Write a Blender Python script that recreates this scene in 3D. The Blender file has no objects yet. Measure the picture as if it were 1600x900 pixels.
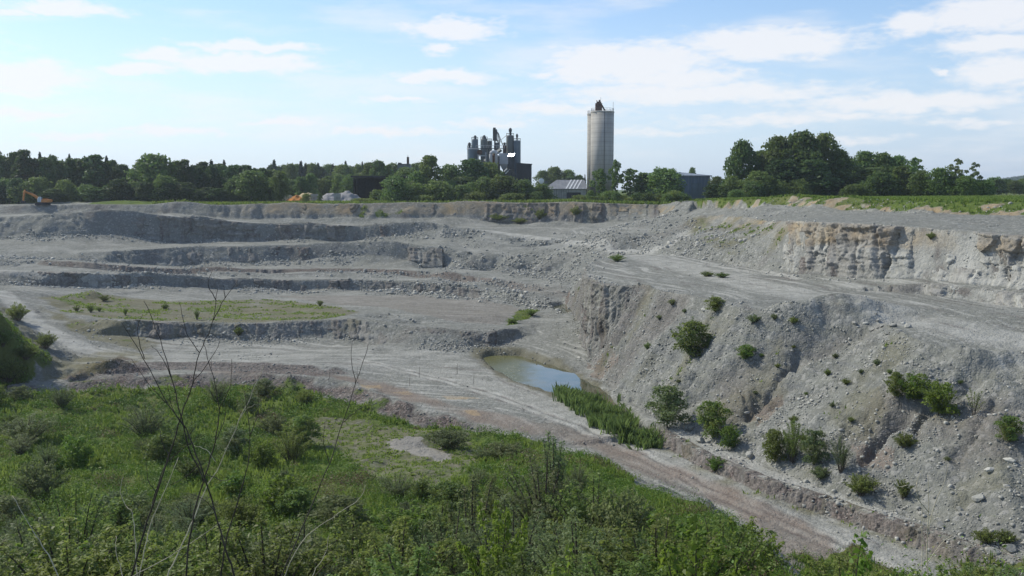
import bpy, bmesh, math, random
import numpy as np
from mathutils import Vector, Matrix, geometry
from mathutils.bvhtree import BVHTree

# ------------------------------------------------------------------ camera, sky, sun, exposure
scene = bpy.context.scene
COL = scene.collection
FPX = 1556.0                      # focal length in pixels of a 1600 px wide frame
PITCH = math.radians(5.65)
CAMZ = 26.5
cam_data = bpy.data.cameras.new("camera")
cam_data.sensor_width = 36.0
cam_data.lens = 36.0 * FPX / 1600.0
cam_data.clip_start = 0.1
cam_data.clip_end = 12000.0
cam = bpy.data.objects.new("camera", cam_data)
COL.objects.link(cam)
cam.location = (0, 0, CAMZ)
cam.rotation_euler = (math.radians(90) - PITCH, 0, 0)
scene.camera = cam

SUN_AZ = math.radians(-62)        # bearing from +Y (view direction) towards +X
SUN_EL = math.radians(43)
SUN_DIR = Vector((math.sin(SUN_AZ) * math.cos(SUN_EL), math.cos(SUN_AZ) * math.cos(SUN_EL), math.sin(SUN_EL)))
sun_data = bpy.data.lights.new("sun", 'SUN')
sun_data.energy = 4.3
sun_data.angle = math.radians(0.5)
sun_data.color = (1.0, 0.96, 0.85)
sun = bpy.data.objects.new("sun", sun_data)
COL.objects.link(sun)
sun.location = (-120, 60, 140)
sun.rotation_euler = (-SUN_DIR).to_track_quat('-Z', 'Y').to_euler()

scene.view_settings.view_transform = 'Standard'
scene.view_settings.look = 'None'
scene.view_settings.exposure = 0.0
scene.view_settings.gamma = 1.0
scene.view_settings.use_curve_mapping = False
scene.render.engine = 'CYCLES'
scene.cycles.max_bounces = 6
scene.cycles.transparent_max_bounces = 8
scene.cycles.use_denoising = True

COSP, SINP = math.cos(PITCH), math.sin(PITCH)

def ray(px, py):
    u = (px - 800.0) / FPX
    v = (450.0 - py) / FPX
    fy = COSP + v * SINP
    fz = -SINP + v * COSP
    return u / fy, fz / fy           # x and z per metre of Y

def PW(px, py, val):
    """world point on the sight line through a photo pixel: val >= 30 is its distance Y, val < 30 its height z"""
    rx, rz = ray(px, py)
    Y = val if val >= 30 else (val - CAMZ) / rz
    return (rx * Y, Y, CAMZ + rz * Y)

# ---- world: Nishita sky with a thin procedural cloud layer looked up by direction
world = bpy.data.worlds.new("World")
scene.world = world
world.use_nodes = True
wn = world.node_tree
wn.nodes.clear()
def N(t, tree, **kw):
    n = tree.nodes.new(t)
    for k, v in kw.items():
        setattr(n, k, v)
    return n
w_out = N('ShaderNodeOutputWorld', wn)
w_bg = N('ShaderNodeBackground', wn)
SKY_STRENGTH = 0.14
w_bg.inputs['Strength'].default_value = SKY_STRENGTH
w_sky = N('ShaderNodeTexSky', wn)
w_sky.sky_type = 'NISHITA'
w_sky.sun_disc = False
w_sky.sun_elevation = SUN_EL
w_sky.sun_rotation = SUN_AZ
w_sky.altitude = 100
w_sky.air_density = 1.0
w_sky.dust_density = .6
w_sky.ozone_density = 2.2
def wmath(op, a, b=None, c=None, clamp=False):
    n = N('ShaderNodeMath', wn, operation=op, use_clamp=clamp)
    for i, v in enumerate((a, b, c)):
        if v is None: continue
        if isinstance(v, (int, float)): n.inputs[i].default_value = v
        else: wn.links.new(v, n.inputs[i])
    return n.outputs[0]
w_tc = N('ShaderNodeTexCoord', wn)
w_sep = N('ShaderNodeSeparateXYZ', wn)
wn.links.new(w_tc.outputs['Generated'], w_sep.inputs[0])
w_az = wmath('ARCTAN2', w_sep.outputs[0], w_sep.outputs[1])
w_el = wmath('ARCSINE', w_sep.outputs[2])
# fluffy distortion of the lookup
def wnoise(sx, sz, detail, rough, off):
    m = N('ShaderNodeCombineXYZ', wn)
    wn.links.new(wmath('MULTIPLY', w_az, sx), m.inputs[0])
    wn.links.new(wmath('MULTIPLY', w_el, sz), m.inputs[1])
    m.inputs[2].default_value = off
    t = N('ShaderNodeTexNoise', wn)
    t.inputs['Scale'].default_value = 1.0
    t.inputs['Detail'].default_value = detail
    t.inputs['Roughness'].default_value = rough
    wn.links.new(m.outputs[0], t.inputs['Vector'])
    return t.outputs['Fac']
n_a = wnoise(26, 60, 5, .55, 1.7)
n_b = wnoise(26, 60, 5, .55, 8.3)
n_c = wnoise(60, 170, 6, .6, 4.1)
n_d = wnoise(7, 34, 5, .55, 2.2)
az_d = wmath('ADD', w_az, wmath('MULTIPLY', wmath('SUBTRACT', n_a, .5), .075))
el_d = wmath('ADD', w_el, wmath('MULTIPLY', wmath('SUBTRACT', n_b, .5), .022))
CLOUDS = [ # photo px, py, half width, half height, weight
 (95,10,70,11,1),(15,18,35,8,.7),(40,118,85,22,1),(10,140,60,10,.8),(395,72,95,9,1),(375,98,118,15,1),(250,86,46,8,1),(218,108,52,10,1),
 (705,46,80,16,1),(692,76,36,9,.9),(685,121,80,11,1),(735,28,70,7,.5),(985,95,130,26,1.1),(1205,68,125,25,1.1),(920,112,60,22,.9),
 (1050,122,120,16,.95),(1090,146,230,18,.9),(860,116,60,8,.7),(870,172,130,12,.72),(1432,38,50,14,1),(1550,22,85,26,1),(1555,68,80,15,1),
 (1464,113,18,8,.9),(1575,112,70,24,.95),(1425,160,170,15,.9),(1250,185,200,12,.7),(450,189,85,7,.8),(280,206,90,8,.75),(600,202,110,8,.75),
 (620,158,75,7,.7),(40,177,80,8,.8),(120,212,80,6,.65),(1310,218,110,8,.6),(1000,205,120,8,.6),(760,190,90,8,.6),(1530,190,90,9,.6),(-180,60,120,26,1),(-250,150,120,20,.8),(1780,80,120,30,1),
 (1800,180,150,20,.7),(560,-60,150,24,1),(1000,-80,160,26,1),(200,-90,150,26,1),(1350,-60,130,22,1)]
acc = None
for (px, py, hw, hh, wt) in CLOUDS:
    rx, rz = ray(px, py)
    a0 = math.atan(rx); e0 = math.atan(rz / math.hypot(1, rx))
    sa, se = hw / FPX, hh / FPX
    dx = wmath('MULTIPLY', wmath('SUBTRACT', az_d, a0), 1 / sa)
    dy = wmath('MULTIPLY', wmath('SUBTRACT', el_d, e0), 1 / se)
    r2 = wmath('ADD', wmath('MULTIPLY', dx, dx), wmath('MULTIPLY', dy, dy))
    g = wmath('MULTIPLY', wmath('EXPONENT', wmath('MULTIPLY', r2, -.8)), wt)
    acc = g if acc is None else wmath('MAXIMUM', acc, g)
dens = wmath('ADD', acc, wmath('MULTIPLY', wmath('SUBTRACT', n_c, .5), .75))
mr = N('ShaderNodeMapRange', wn, interpolation_type='SMOOTHSTEP')
wn.links.new(dens, mr.inputs[0])
mr.inputs[1].default_value = .14; mr.inputs[2].default_value = .80
veil = N('ShaderNodeMapRange', wn, interpolation_type='SMOOTHSTEP')
wn.links.new(n_d, veil.inputs[0])
veil.inputs[1].default_value = .44; veil.inputs[2].default_value = .72; veil.inputs[4].default_value = .42
cl = wmath('MAXIMUM', wmath('MULTIPLY', mr.outputs[0], .80), veil.outputs[0])
# milky band of summer haze towards the horizon
hz = N('ShaderNodeMapRange', wn, interpolation_type='SMOOTHSTEP')
wn.links.new(w_el, hz.inputs[0])
hz.inputs[1].default_value = .22; hz.inputs[2].default_value = -.02; hz.inputs[3].default_value = 0; hz.inputs[4].default_value = .8
def wmix(fac, a, b):
    n = N('ShaderNodeMix', wn, data_type='RGBA')
    if isinstance(fac, (int, float)): n.inputs[0].default_value = fac
    else: wn.links.new(fac, n.inputs[0])
    for i, v in ((6, a), (7, b)):
        if isinstance(v, tuple): n.inputs[i].default_value = v
        else: wn.links.new(v, n.inputs[i])
    return n.outputs[2]
K = 1.0 / SKY_STRENGTH
side = N('ShaderNodeMapRange', wn, interpolation_type='SMOOTHSTEP')      # brighter on the sun's side
wn.links.new(w_az, side.inputs[0])
side.inputs[1].default_value = -.15; side.inputs[2].default_value = .55
hcol = wmix(side.outputs[0], (.76 * K, .89 * K, 1.06 * K, 1), (.57 * K, .70 * K, .92 * K, 1))
blue = wmix(1.0, w_sky.outputs[0], (1.0, 1.08, 1.18, 1)); blue.node.blend_type = 'MULTIPLY'
c1 = wmix(hz.outputs[0], blue, hcol)
c2 = wmix(cl, c1, (.98 * K, .97 * K, .98 * K, 1))
wn.links.new(c2, w_bg.inputs['Color'])
wn.links.new(w_bg.outputs[0], w_out.inputs[0])
# ------------------------------------------------------------------ noise (numpy)
def _hash(ix, iy, seed):
    h = (ix.astype(np.int64) * 374761393 + iy.astype(np.int64) * 668265263 + seed * 1442695041) & 0xffffffff
    h = ((h ^ (h >> 13)) * 1274126177) & 0xffffffff
    return (h ^ (h >> 16)) & 0xffffffff
_rng = np.random.RandomState(7)
_PERM = np.concatenate([_rng.permutation(1024)] * 2).astype(np.int32)
_GA = (_rng.rand(1024) * 2 * math.pi).astype(np.float32)
_GC, _GS = np.cos(_GA) * 1.45, np.sin(_GA) * 1.45
def perlin(x, y, seed=0):
    x = np.asarray(x); y = np.asarray(y)
    x0 = np.floor(x); y0 = np.floor(y)
    fx = (x - x0).astype(np.float32); fy = (y - y0).astype(np.float32)
    ix = (x0.astype(np.int32) + seed * 57) & 1023; iy = (y0.astype(np.int32) + seed * 131) & 1023
    u = fx * fx * fx * (fx * (fx * 6 - 15) + 10); v = fy * fy * fy * (fy * (fy * 6 - 15) + 10)
    pa = _PERM[ix]; pb = _PERM[ix + 1]
    def g(p, dy, ax, ay):
        h = _PERM[p + ((iy + dy) & 1023)]
        return _GC[h] * ax + _GS[h] * ay
    n00 = g(pa, 0, fx, fy); n10 = g(pb, 0, fx - 1, fy); n01 = g(pa, 1, fx, fy - 1); n11 = g(pb, 1, fx - 1, fy - 1)
    a = n00 + u * (n10 - n00); b = n01 + u * (n11 - n01)
    return a + v * (b - a)
def fbm(x, y, lam, octaves=4, seed=0, gain=.5):
    s = 0; a = 1.0; f = 1.0 / lam
    for i in range(octaves):
        s = s + a * perlin(x * f + 17.3 * i, y * f - 9.1 * i, seed + i * 31)
        a *= gain; f *= 2.03
    return s
def worley(x, y, lam, seed=0):
    """distance to the nearest jittered point, in cells, and a per-cell random number"""
    X = x / lam; Y = y / lam
    ix = np.floor(X); iy = np.floor(Y)
    best = np.full(X.shape, 9.0); rid = np.zeros(X.shape)
    for dx in (-1, 0, 1):
        for dy in (-1, 0, 1):
            h = _hash(ix + dx, iy + dy, seed)
            jx = (h & 0xffff) / 65536.0; jy = (h >> 16) / 65536.0
            d = np.hypot(ix + dx + jx - X, iy + dy + jy - Y)
            m = d < best
            best = np.where(m, d, best); rid = np.where(m, ((h * 7) & 0xffff) / 65536.0, rid)
    return best, rid

# ------------------------------------------------------------------ terrain break lines (photo pixel, distance or height)
LINES = {
 'rim_left': [(-420,322,300),(-150,322,303),(0,321,306),(150,319,312),(300,321,316),(430,320,320),(560,319,322),(700,319,322),(850,317,318),(950,318,312),(1030,320,302)],
 'rim_toe':  [(-420,340,280),(-150,338,286),(0,334,292),(150,334,296),(270,334,300),(360,342,304),(450,349,306),(560,350,306),(700,349,306),(760,350,304),(850,351,301),(920,349,297),(1000,343,291),(1058,334,284)],
 'ramp_edge':[(-420,350,255),(-150,343,266),(0,340,275),(150,337.5,281),(250,337.5,286),(300,341,288),(360,346,291),(430,351,293),(560,353,293),(650,354,291),(720,359,287),(800,368,279),(870,377,266),(930,386,246),(985,393,226)],
 'wall2_toe':[(-420,382,238),(-150,378,250),(0,375,256),(100,373,262),(180,379,270),(250,381,276),(350,378,284),(450,378,287),(560,378,287),(640,377,285),(700,370,283)],
 'bench2':   [(-420,402,214),(-150,398,226),(0,394,234),(120,396,240),(230,390,258),(300,386,266),(450,386,269),(560,386,269),(640,386,267),(690,389,263),(740,394,258),(800,400,252),(850,404,246),(890,409,238)],
 'wall3_toe':[(-420,410,207),(-150,406,219),(0,401,230),(130,406,234),(200,412,245),(300,417.5,253),(450,414,261),(560,413,261),(640,413,259),(720,417,250),(800,425,241),(860,432,231),(895,440,220)],
 'bench3':   [(-420,414,204),(-150,409,216),(0,405,227),(130,410,228),(200,416,233),(300,422,241),(450,421,247),(560,421,247),(640,425,243),(720,431,236),(800,441,226),(860,450,216)],
 'wall4_toe':[(-420,420,201),(-150,414,213),(0,410,224),(130,418,223),(200,425,229),(300,431,237),(450,430,243),(560,430,243),(640,435,239),(720,442,231),(800,452,221),(850,460,211)],
 'bench4':   [(-420,434,194),(-150,428,204),(0,423,213),(100,426,216),(250,433,223),(350,437,229),(450,438,232),(560,438,232),(640,442,228),(720,449,221),(800,460,210),(840,468,202)],
 'terrace_back':[(12,428,212),(40,446,210),(130,450,215),(250,452,221),(350,455,226),(450,456,229),(560,455,229),(640,459,225),(720,465,218),(800,475,206),(840,483,197)],
 'terrace_edge':[(60,487,176),(110,497,172),(150,498,171),(200,500,171),(280,505,171),(350,506,172.5),(430,505,173),(500,501,175),(545,498,177),(600,505,175),(650,512,170),(700,517,167),(760,520,164.5),(788,514,168)],
 'terrace_toe':[(150,520,166),(200,524,167),(280,530,168),(350,533,168),(430,535,168),(500,533,169.5),(560,537,168),(600,542,163.5),(650,545,161),(720,548,159),(770,544,160.5),(800,530,166)],
 'rubble_foot':[(850,488,188),(845,505,178),(830,522,168)],
 'ramp_right':[(5,455,188),(30,472,181),(50,484,176),(80,506,167),(100,520,162),(135,536,157),(180,547,155),(250,556,153),(350,560,152)],
 'ramp_left':[(-420,440,190),(-200,441,192),(-60,447,190),(0,468,178),(40,508,163),(80,540,153),(130,558,147),(200,566,145),(300,570,144)],
 'road_far': [(-420,437,192.5),(-200,431,202),(-5,428,210)],
 'bank_crest':[(-420,400,118),(-150,440,122),(-40,470,126),(0,490,129),(30,520,131),(60,552,133),(80,580,133)],
 'bank_hid': [(-420,410,136),(-150,452,138),(-40,476,140),(0,498,142),(30,526,142),(70,556,142)],
 'bank_foot':[(-420,600,100),(-150,612,110),(0,598,127),(60,592,130)],
 'mound':    [(105,588,131),(135,576,134),(160,565,136),(187,557,138)],
 'mound_foot':[(120,600,131),(170,592,134),(220,584,136),(245,577,138)],
 'mound_back':[(100,572,140),(150,566,143),(200,568,143)],
 'berm_crest':[(-100,615,122),(0,606,125),(100,600,128),(200,589,131),(300,583,133),(400,583,133),(480,588,131.5),(560,604,126),(620,625,119),(680,646,113),(740,662,108.5),(800,675,105)],
 'berm_hid': [(100,594,131),(200,583,135),(300,577,138),(400,577,138),(480,583,135),(560,602,129),(620,622,121.5)],
 'berm_foot':[(-100,635,119),(0,622,123),(100,613,126),(200,606,128.5),(300,603,130),(400,604,130),(480,612,128),(560,634,121),(620,655,115),(680,668,110.5),(740,676,107)],
 'step_top': [(1028,672,103.5),(1100,711,92.8),(1200,752,83.6),(1300,787,79),(1400,816,73.5),(1480,846,69.5),(1600,888,64.5),(1800,945,58)],
 'step_toe': [(1024,688,103),(1094,727,92.2),(1194,770,83.0),(1296,807,78.5),(1396,838,73),(1474,868,69),(1592,908,64),(1790,966,57.5)],
 'slope_toe':[(880,470,206),(897,490,185),(903,520,166),(913,545,155),(933,585,139.5),(960,610,128.5),(1000,638,116),(1050,660,107.5),(1110,688,99),(1190,722,90.5),(1300,768,81.3),(1400,800,76),(1500,835,70.5),(1600,862,66.5),(1800,915,60)],
 'pen_crest':[(935,404,198),(915,418,184),(913,430,172),(935,443,151),(962,446.5,145.6),(1010,450,141),(1100,468,122.5),(1160,483,113),(1270,493,107),(1365,500,103),(1440,537,91.8),(1540,560,86),(1600,555,87.5),(1800,566,84)],
 'tip_foot': [(907,498,176),(916,530,161),(931,557,149.5),(960,520,143.6),(985,484,141.8),(1004,459,141.2)],
 'plateau_back':[(1062,399,203),(1150,413,177),(1250,438,143.5),(1350,463,122),(1450,480,110.5),(1600,495,101.5),(1800,512,92)],
 'cliff_toe':[(1078,371,216),(1180,414,166),(1260,426,149),(1340,432,140),(1450,435,131),(1600,450,119.5),(1800,465,108)],
 'ledge_top':[(1440,443,128),(1520,451,122),(1600,461,115.5),(1800,478,104)],
 'ledge_toe':[(1440,459,126.6),(1520,470,120.4),(1600,481,113.6),(1800,498,102.5)],
 'cliff_mid':[(1100,360,226),(1190,385,172),(1262,390,155),(1340,393,145.5),(1450,398,136.5),(1600,412,124.5),(1800,425,112.5)],
 'cliff_top':[(1066,336,262),(1130,339,236),(1200,344,198),(1260,347,161),(1340,350,149),(1400,354,144),(1500,361,134.5),(1600,369,126),(1800,385,114)],
 'cliff_west':[(1064,355,247),(1110,352,236),(1190,360,190)],
 'bank_toe': [(1066,326,284),(1170,325,236),(1300,329,196),(1450,333,166),(1600,338,150),(1800,344,138)],
 'field_rim':[(1060,314,289),(1170,312,246),(1300,312,206),(1450,313,174),(1600,316,159),(1800,320,148)],
 'road_up':  [(985,397,221),(1040,385,230),(1068,366,240)],
 'road_edge':[(1300,930,64),(1240,900,66),(1205,874,68),(1185,836,73),(1094,783,82.5),(994,754,88.5),(924,716,96),(852,692,102)],
}
WORLD_PTS = [ # hidden or off-frame ground, (x, y, z)
 (-700,420,21.5),(-300,420,21.7),(-120,400,21.7),(0,400,22.3),(60,380,23.2),(120,360,24.0),(220,330,24.6),(420,330,24.8),
 (-1200,700,22),(0,700,23),(1200,700,24.5),(-4200,4200,24),(0,4200,24),(4200,4200,24),(-4200,600,22),(4200,600,24),
 (-500,305,21.4),(-500,200,14),(-400,100,12),(-300,30,20),(-300,-15,24.9),(300,-15,24.9),(330,60,13),(330,120,20.6),(400,160,24.6),
]
# the near slope below the camera and the green terrace, as plan points
for x, prof in ((-110,[(-15,24.9),(0,24.9),(12,21.5),(25,16.5),(40,12.0),(60,9.0),(80,7.5)]),
                (-70,[(-15,24.9),(0,24.9),(12,20.8),(25,14.8),(38,8.8),(50,5.6),(65,3.4),(80,2.4),(97,1.4)]),
                (-40,[(-15,24.9),(0,24.9),(12,20.6),(25,14.6),(37,8.6),(48,5.6),(60,3.6),(72,2.6),(85,1.7),(97,.8),(112,.0)]),
                (-18,[(-15,24.9),(0,24.9),(12,20.6),(25,14.6),(37,9.0),(48,6.6),(60,4.6),(72,2.9),(85,1.4),(97,.5),(110,-.1)]),
                (-3,[(-15,24.9),(0,24.9),(12,20.8),(25,15.0),(37,10.2),(48,7.8),(60,5.6),(72,3.4),(85,1.6),(97,.3)]),
                (6,[(60,5.9),(72,4.2),(85,2.1),(95,.7)]),
                (9,[(-15,24.9),(0,24.9),(12,21.0),(25,15.4),(37,10.6),(48,8.0)]),
                (15,[(56,6.2),(64,4.6),(76,1.9)]),
                (17,[(24,15.3),(34,11.2),(44,7.6),(53,4.2)]),
                (30,[(-15,24.9),(0,24.9),(12,20.4),(24,14.6),(34,9.6),(44,4.9),(50,2.2)]),
                (55,[(-15,24.9),(0,24.9),(12,20),(24,13.5),(34,8.0),(42,3.6)])):
    for (yy, zz) in prof: WORLD_PTS.append((x, yy, zz))
WORLD_PTS += [(20,57,.0),(26,55,0),(36,51,0),(55,46,0.1),(100,40,1)]

def densify(pts, step):
    out = []
    for a, b in zip(pts[:-1], pts[1:]):
        a = Vector(a); b = Vector(b)
        n = max(1, int((b - a).length / step))
        for i in range(n): out.append(tuple(a.lerp(b, i / n)))
    out.append(tuple(pts[-1]))
    return out
# the worked faces stand steep: pull each crest back over its toe
def steepen(crest, toe, f, lo=-9999, hi=9999):
    tx = [p[0] for p in LINES[toe]]; tY = [p[2] for p in LINES[toe]]
    LINES[crest] = [(px, py, (float(np.interp(px, tx, tY)) + f * (Y - float(np.interp(px, tx, tY)))) if lo <= px <= hi and Y >= 30 else Y) for (px, py, Y) in LINES[crest]]
steepen('ramp_edge', 'wall2_toe', .42, -500, 249)
steepen('ramp_edge', 'wall2_toe', .28, 250, 650)
steepen('bench2', 'wall3_toe', .36, 230, 690)
steepen('bench3', 'wall4_toe', .4, -500, 740)
steepen('bench4', 'terrace_back', .4, 30, 740)
steepen('terrace_edge', 'terrace_toe', .45, 200, 790)
def pull(crest, toe, gap, lo, hi):
    tx = [p[0] for p in LINES[toe]]; tY = [p[2] for p in LINES[toe]]
    LINES[crest] = [(px, py, float(np.interp(px, tx, tY)) + gap if lo <= px <= hi else Y) for (px, py, Y) in LINES[crest]]
pull('rim_left', 'rim_toe', 4.5, -100, 990)
pull('cliff_mid', 'cliff_toe', 2.4, 1250, 1900)
pull('cliff_top', 'cliff_mid', 1.6, 1250, 1900)
pull('field_rim', 'bank_toe', 2.5, 1050, 1180)
cv, cedges = [], []
LINE3D = {}
for name, pts in LINES.items():
    p3 = densify([PW(*p) for p in pts], 6.0)
    LINE3D[name] = np.array(p3)
    b = len(cv)
    cv += p3
    cedges += [(b + i, b + i + 1) for i in range(len(p3) - 1)]
cv += WORLD_PTS
res = geometry.delaunay_2d_cdt([Vector((p[0], p[1])) for p in cv], cedges, [], 0, 1e-4, True)
tv, te, tf, ov, oe, of = res
tin = []
bad = 0
cv_np = np.array(cv)
for v2, o in zip(tv, ov):
    if o: tin.append((v2.x, v2.y, cv[o[0]][2]))
    else:
        bad += 1
        d = np.hypot(cv_np[:, 0] - v2.x, cv_np[:, 1] - v2.y)
        k = np.argsort(d)[:3]; w = 1 / (d[k] + .1)
        tin.append((v2.x, v2.y, float((cv_np[k, 2] * w).sum() / w.sum())))
print("TIN verts", len(tin), "crossings", bad)
TIN = BVHTree.FromPolygons(tin, [tuple(f) for f in tf])
def tin_z(x, y):
    h = TIN.ray_cast(Vector((x, y, 500)), Vector((0, 0, -1)))
    return h[0].z if h[0] else 23.0

def hit(px, py):
    rx, rz = ray(px, py)
    d = Vector((rx, 1, rz)).normalized()
    h = TIN.ray_cast(Vector((0, 0, CAMZ)) + d * .3, d)
    if h[0] is None: return Vector((rx * 300, 300, CAMZ + rz * 300))
    return h[0]
def plan_poly(pxs):
    out = []
    n = len(pxs)
    for i in range(n):
        a, b = pxs[i], pxs[(i + 1) % n]
        m = max(1, int(math.hypot(b[0] - a[0], b[1] - a[1]) / 25))
        for k in range(m):
            h = hit(a[0] + (b[0] - a[0]) * k / m, a[1] + (b[1] - a[1]) * k / m)
            out.append((h.x, h.y))
    return np.array(out)
def plan_line(pxs):
    out = []
    for a, b in zip(pxs[:-1], pxs[1:]):
        m = max(1, int(math.hypot(b[0] - a[0], b[1] - a[1]) / 20))
        for k in range(m):
            h = hit(a[0] + (b[0] - a[0]) * k / m, a[1] + (b[1] - a[1]) * k / m)
            out.append((h.x, h.y))
    h = hit(*pxs[-1]); out.append((h.x, h.y))
    return np.array(out)
def in_poly(x, y, poly):
    m = np.zeros(x.shape, bool)
    bx0, by0 = poly.min(0); bx1, by1 = poly.max(0)
    idx = np.nonzero((x >= bx0) & (x <= bx1) & (y >= by0) & (y <= by1))
    X, Y = x[idx], y[idx]
    c = np.zeros(X.shape, bool)
    n = len(poly)
    for i in range(n):
        x1, y1 = poly[i]; x2, y2 = poly[(i + 1) % n]
        if y1 == y2: continue
        k = ((y1 > Y) != (y2 > Y)) & (X < (x2 - x1) * (Y - y1) / (y2 - y1) + x1)
        c ^= k
    m[idx] = c
    return m
def line_dist(x, y, line, maxd):
    out = np.full(x.shape, 1e3)
    bx0, by0 = line.min(0) - maxd; bx1, by1 = line.max(0) + maxd
    idx = np.nonzero((x >= bx0) & (x <= bx1) & (y >= by0) & (y <= by1))
    X, Y = x[idx], y[idx]
    d = np.full(X.shape, 1e3)
    for (x1, y1), (x2, y2) in zip(line[:-1], line[1:]):
        dx, dy = x2 - x1, y2 - y1
        L = dx * dx + dy * dy + 1e-9
        t = np.clip(((X - x1) * dx + (Y - y1) * dy) / L, 0, 1)
        d = np.minimum(d, np.hypot(X - x1 - t * dx, Y - y1 - t * dy))
    out[idx] = d
    return out
def sstep(v, a, b):
    t = np.clip((v - a) / (b - a), 0, 1)
    return t * t * (3 - 2 * t)

# ------------------------------------------------------------------ terrain grid
ys = [-14.0]
while ys[-1] < 4100:
    y = ys[-1]
    if y < 40: d = .8
    elif y < 60: d = .5
    elif y < 335: d = .28 + .0006 * max(0, y - 60)
    else: d = min(160, (y - 335) * .05 + 1.0)
    ys.append(y + d)
ys = np.array(ys)
NS = 940
ss = np.linspace(-.62, .64, NS)
GX = (ys[:, None] + 15.0) * ss[None, :]
import time; _t0 = time.time()
GY = np.repeat(ys[:, None], NS, 1)
NR = len(ys)
print("grid", NR, NS, NR * NS)

near = sstep(GY, 60, 75) * (1 - sstep(GY, 320, 345))            # quarry zone
POLY_VEG = plan_poly([(-300,640),(0,622),(100,613),(200,606),(300,603),(400,604),(480,612),(560,634),(620,655),(690,670),(770,668),(850,694),(925,722),(995,760),(1090,790),(1178,838),(1200,872),(1240,900),(1275,860),(1340,850),(1400,900),(1480,905),(1490,880),(1600,890),(1700,930),(1500,1300),(800,1500),(100,1500),(-300,1200)])
veg = in_poly(GX + fbm(GX, GY, 5, 3, 5) * 1.2, GY + fbm(GX, GY, 5, 3, 6) * 1.2, POLY_VEG) | (GY < 40)
LEFTBANK = plan_poly([(-300,420),(-100,455),(0,488),(30,516),(70,555),(85,582),(40,600),(-100,620),(-300,640)])
lbank = in_poly(GX + fbm(GX, GY, 4, 3, 8) * 1.0, GY + fbm(GX, GY, 4, 3, 9) * 1.0, LEFTBANK)
rightcliff0 = sstep(GX, 42, 50) * sstep(GY, 108, 116) * (1 - sstep(GY, 232, 250))

rightcliff = rightcliff0
# domain warp: gives crests and faces their gullies
dstep = np.minimum(line_dist(GX, GY, LINE3D['step_top'][:, :2], 8.0), line_dist(GX, GY, LINE3D['step_toe'][:, :2], 8.0))
dface_all = np.full(GX.shape, 1e3)
for nm, lo, hi in (('cliff_top', 1205, 1900), ('cliff_mid', 1205, 1900), ('cliff_toe', 1205, 1900), ('ledge_top', 1400, 1900), ('ramp_edge', 150, 655), ('wall2_toe', 150, 655), ('bench2', 235, 690), ('wall3_toe', 235, 690), ('bench3', 60, 760), ('wall4_toe', 60, 760),
                   ('bench4', 45, 770), ('terrace_back', 45, 770), ('terrace_edge', 200, 785), ('terrace_toe', 200, 785), ('pen_crest', 905, 1010), ('tip_foot', 905, 1010), ('rim_left', 425, 1040)):
    L_ = LINE3D[nm]; pxl = 800 + L_[:, 0] / L_[:, 1] * FPX * (COSP + (90 / FPX) * SINP); L_ = L_[(pxl > lo) & (pxl < hi)][:, :2]
    if len(L_) > 1: dface_all = np.minimum(dface_all, line_dist(GX, GY, L_, 6.0))
wa = 1.25 * near * (.16 + .84 * sstep(dstep, 1.5, 7)) * (.12 + .88 * sstep(dface_all, .8, 5.0))
WX = GX + wa * (fbm(GX, GY, 15, 3, 11) * .9 + fbm(GX, GY, 3.6, 3, 12) * .34)
WY = GY + wa * (fbm(GX, GY, 13, 3, 13) * 1.0 + fbm(GX, GY, 3.4, 3, 14) * .42)
rd = 1.0 - np.abs(perlin(GX / 6.2 + GY / 15, GY / 30 - GX / 60, 21)) * 2.2
rd2 = 1.0 - np.abs(perlin(GX / 2.4 + GY / 7, GY / 12, 23)) * 2.2
wcol, rcol = worley(GX * 1.0 + fbm(GX, GY, 5, 2, 28) * .8, GY * .55, 2.6, 29)
rwp = rightcliff * sstep(dface_all, 1.0, 4.5)
WX = WX + rwp * (rd * .2 + fbm(GX, GY, 2.2, 2, 26) * .25)
WY = WY + rwp * (rd * 1.7 + rd2 * .6 + (rcol - .5) * 2.6 + fbm(GX, GY, 9, 2, 25) * 1.6 + fbm(GX, GY, 1.6, 2, 27) * .3)
flatx, flaty = WX.ravel(), WY.ravel()
GZ = np.empty(flatx.shape)
down = Vector((0, 0, -1)); rc = TIN.ray_cast
for i in range(flatx.size):
    h = rc((flatx[i], flaty[i], 500.0), down)[0]
    GZ[i] = h[2] if h is not None else 23.0
GZ = GZ.reshape(NR, NS)

print('raycast done', time.time() - _t0)
def slope_of(Z):
    dzy = np.gradient(Z, axis=0) / np.maximum(np.gradient(GY, axis=0), 1e-3)
    dxs = np.gradient(GX, axis=1)
    dzx = np.gradient(Z, axis=1) / np.maximum(dxs, 1e-3)
    return dzx, dzy, np.hypot(dzx, dzy)
def blur(A, n=1):
    for _ in range(n):
        B = A.copy()
        B[1:-1] = (A[:-2] + 2 * A[1:-1] + A[2:]) / 4
        A = B.copy()
        A[:, 1:-1] = (B[:, :-2] + 2 * B[:, 1:-1] + B[:, 2:]) / 4
    return A
dzx, dzy, slp = slope_of(GZ)
steep = blur(sstep(slp, .12, .5), 4) * near
peninsula = in_poly(GX, GY, plan_poly([(905,415),(935,446),(1010,452),(1100,470),(1160,485),(1270,495),(1365,502),(1440,540),(1540,563),(1700,565),(1700,890),(1600,862),(1500,835),(1400,800),(1300,768),(1190,722),(1110,688),(1050,660),(1000,638),(960,610),(933,585),(913,545),(903,520),(895,480)]))
pen = blur(peninsula.astype(float), 6)
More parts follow.
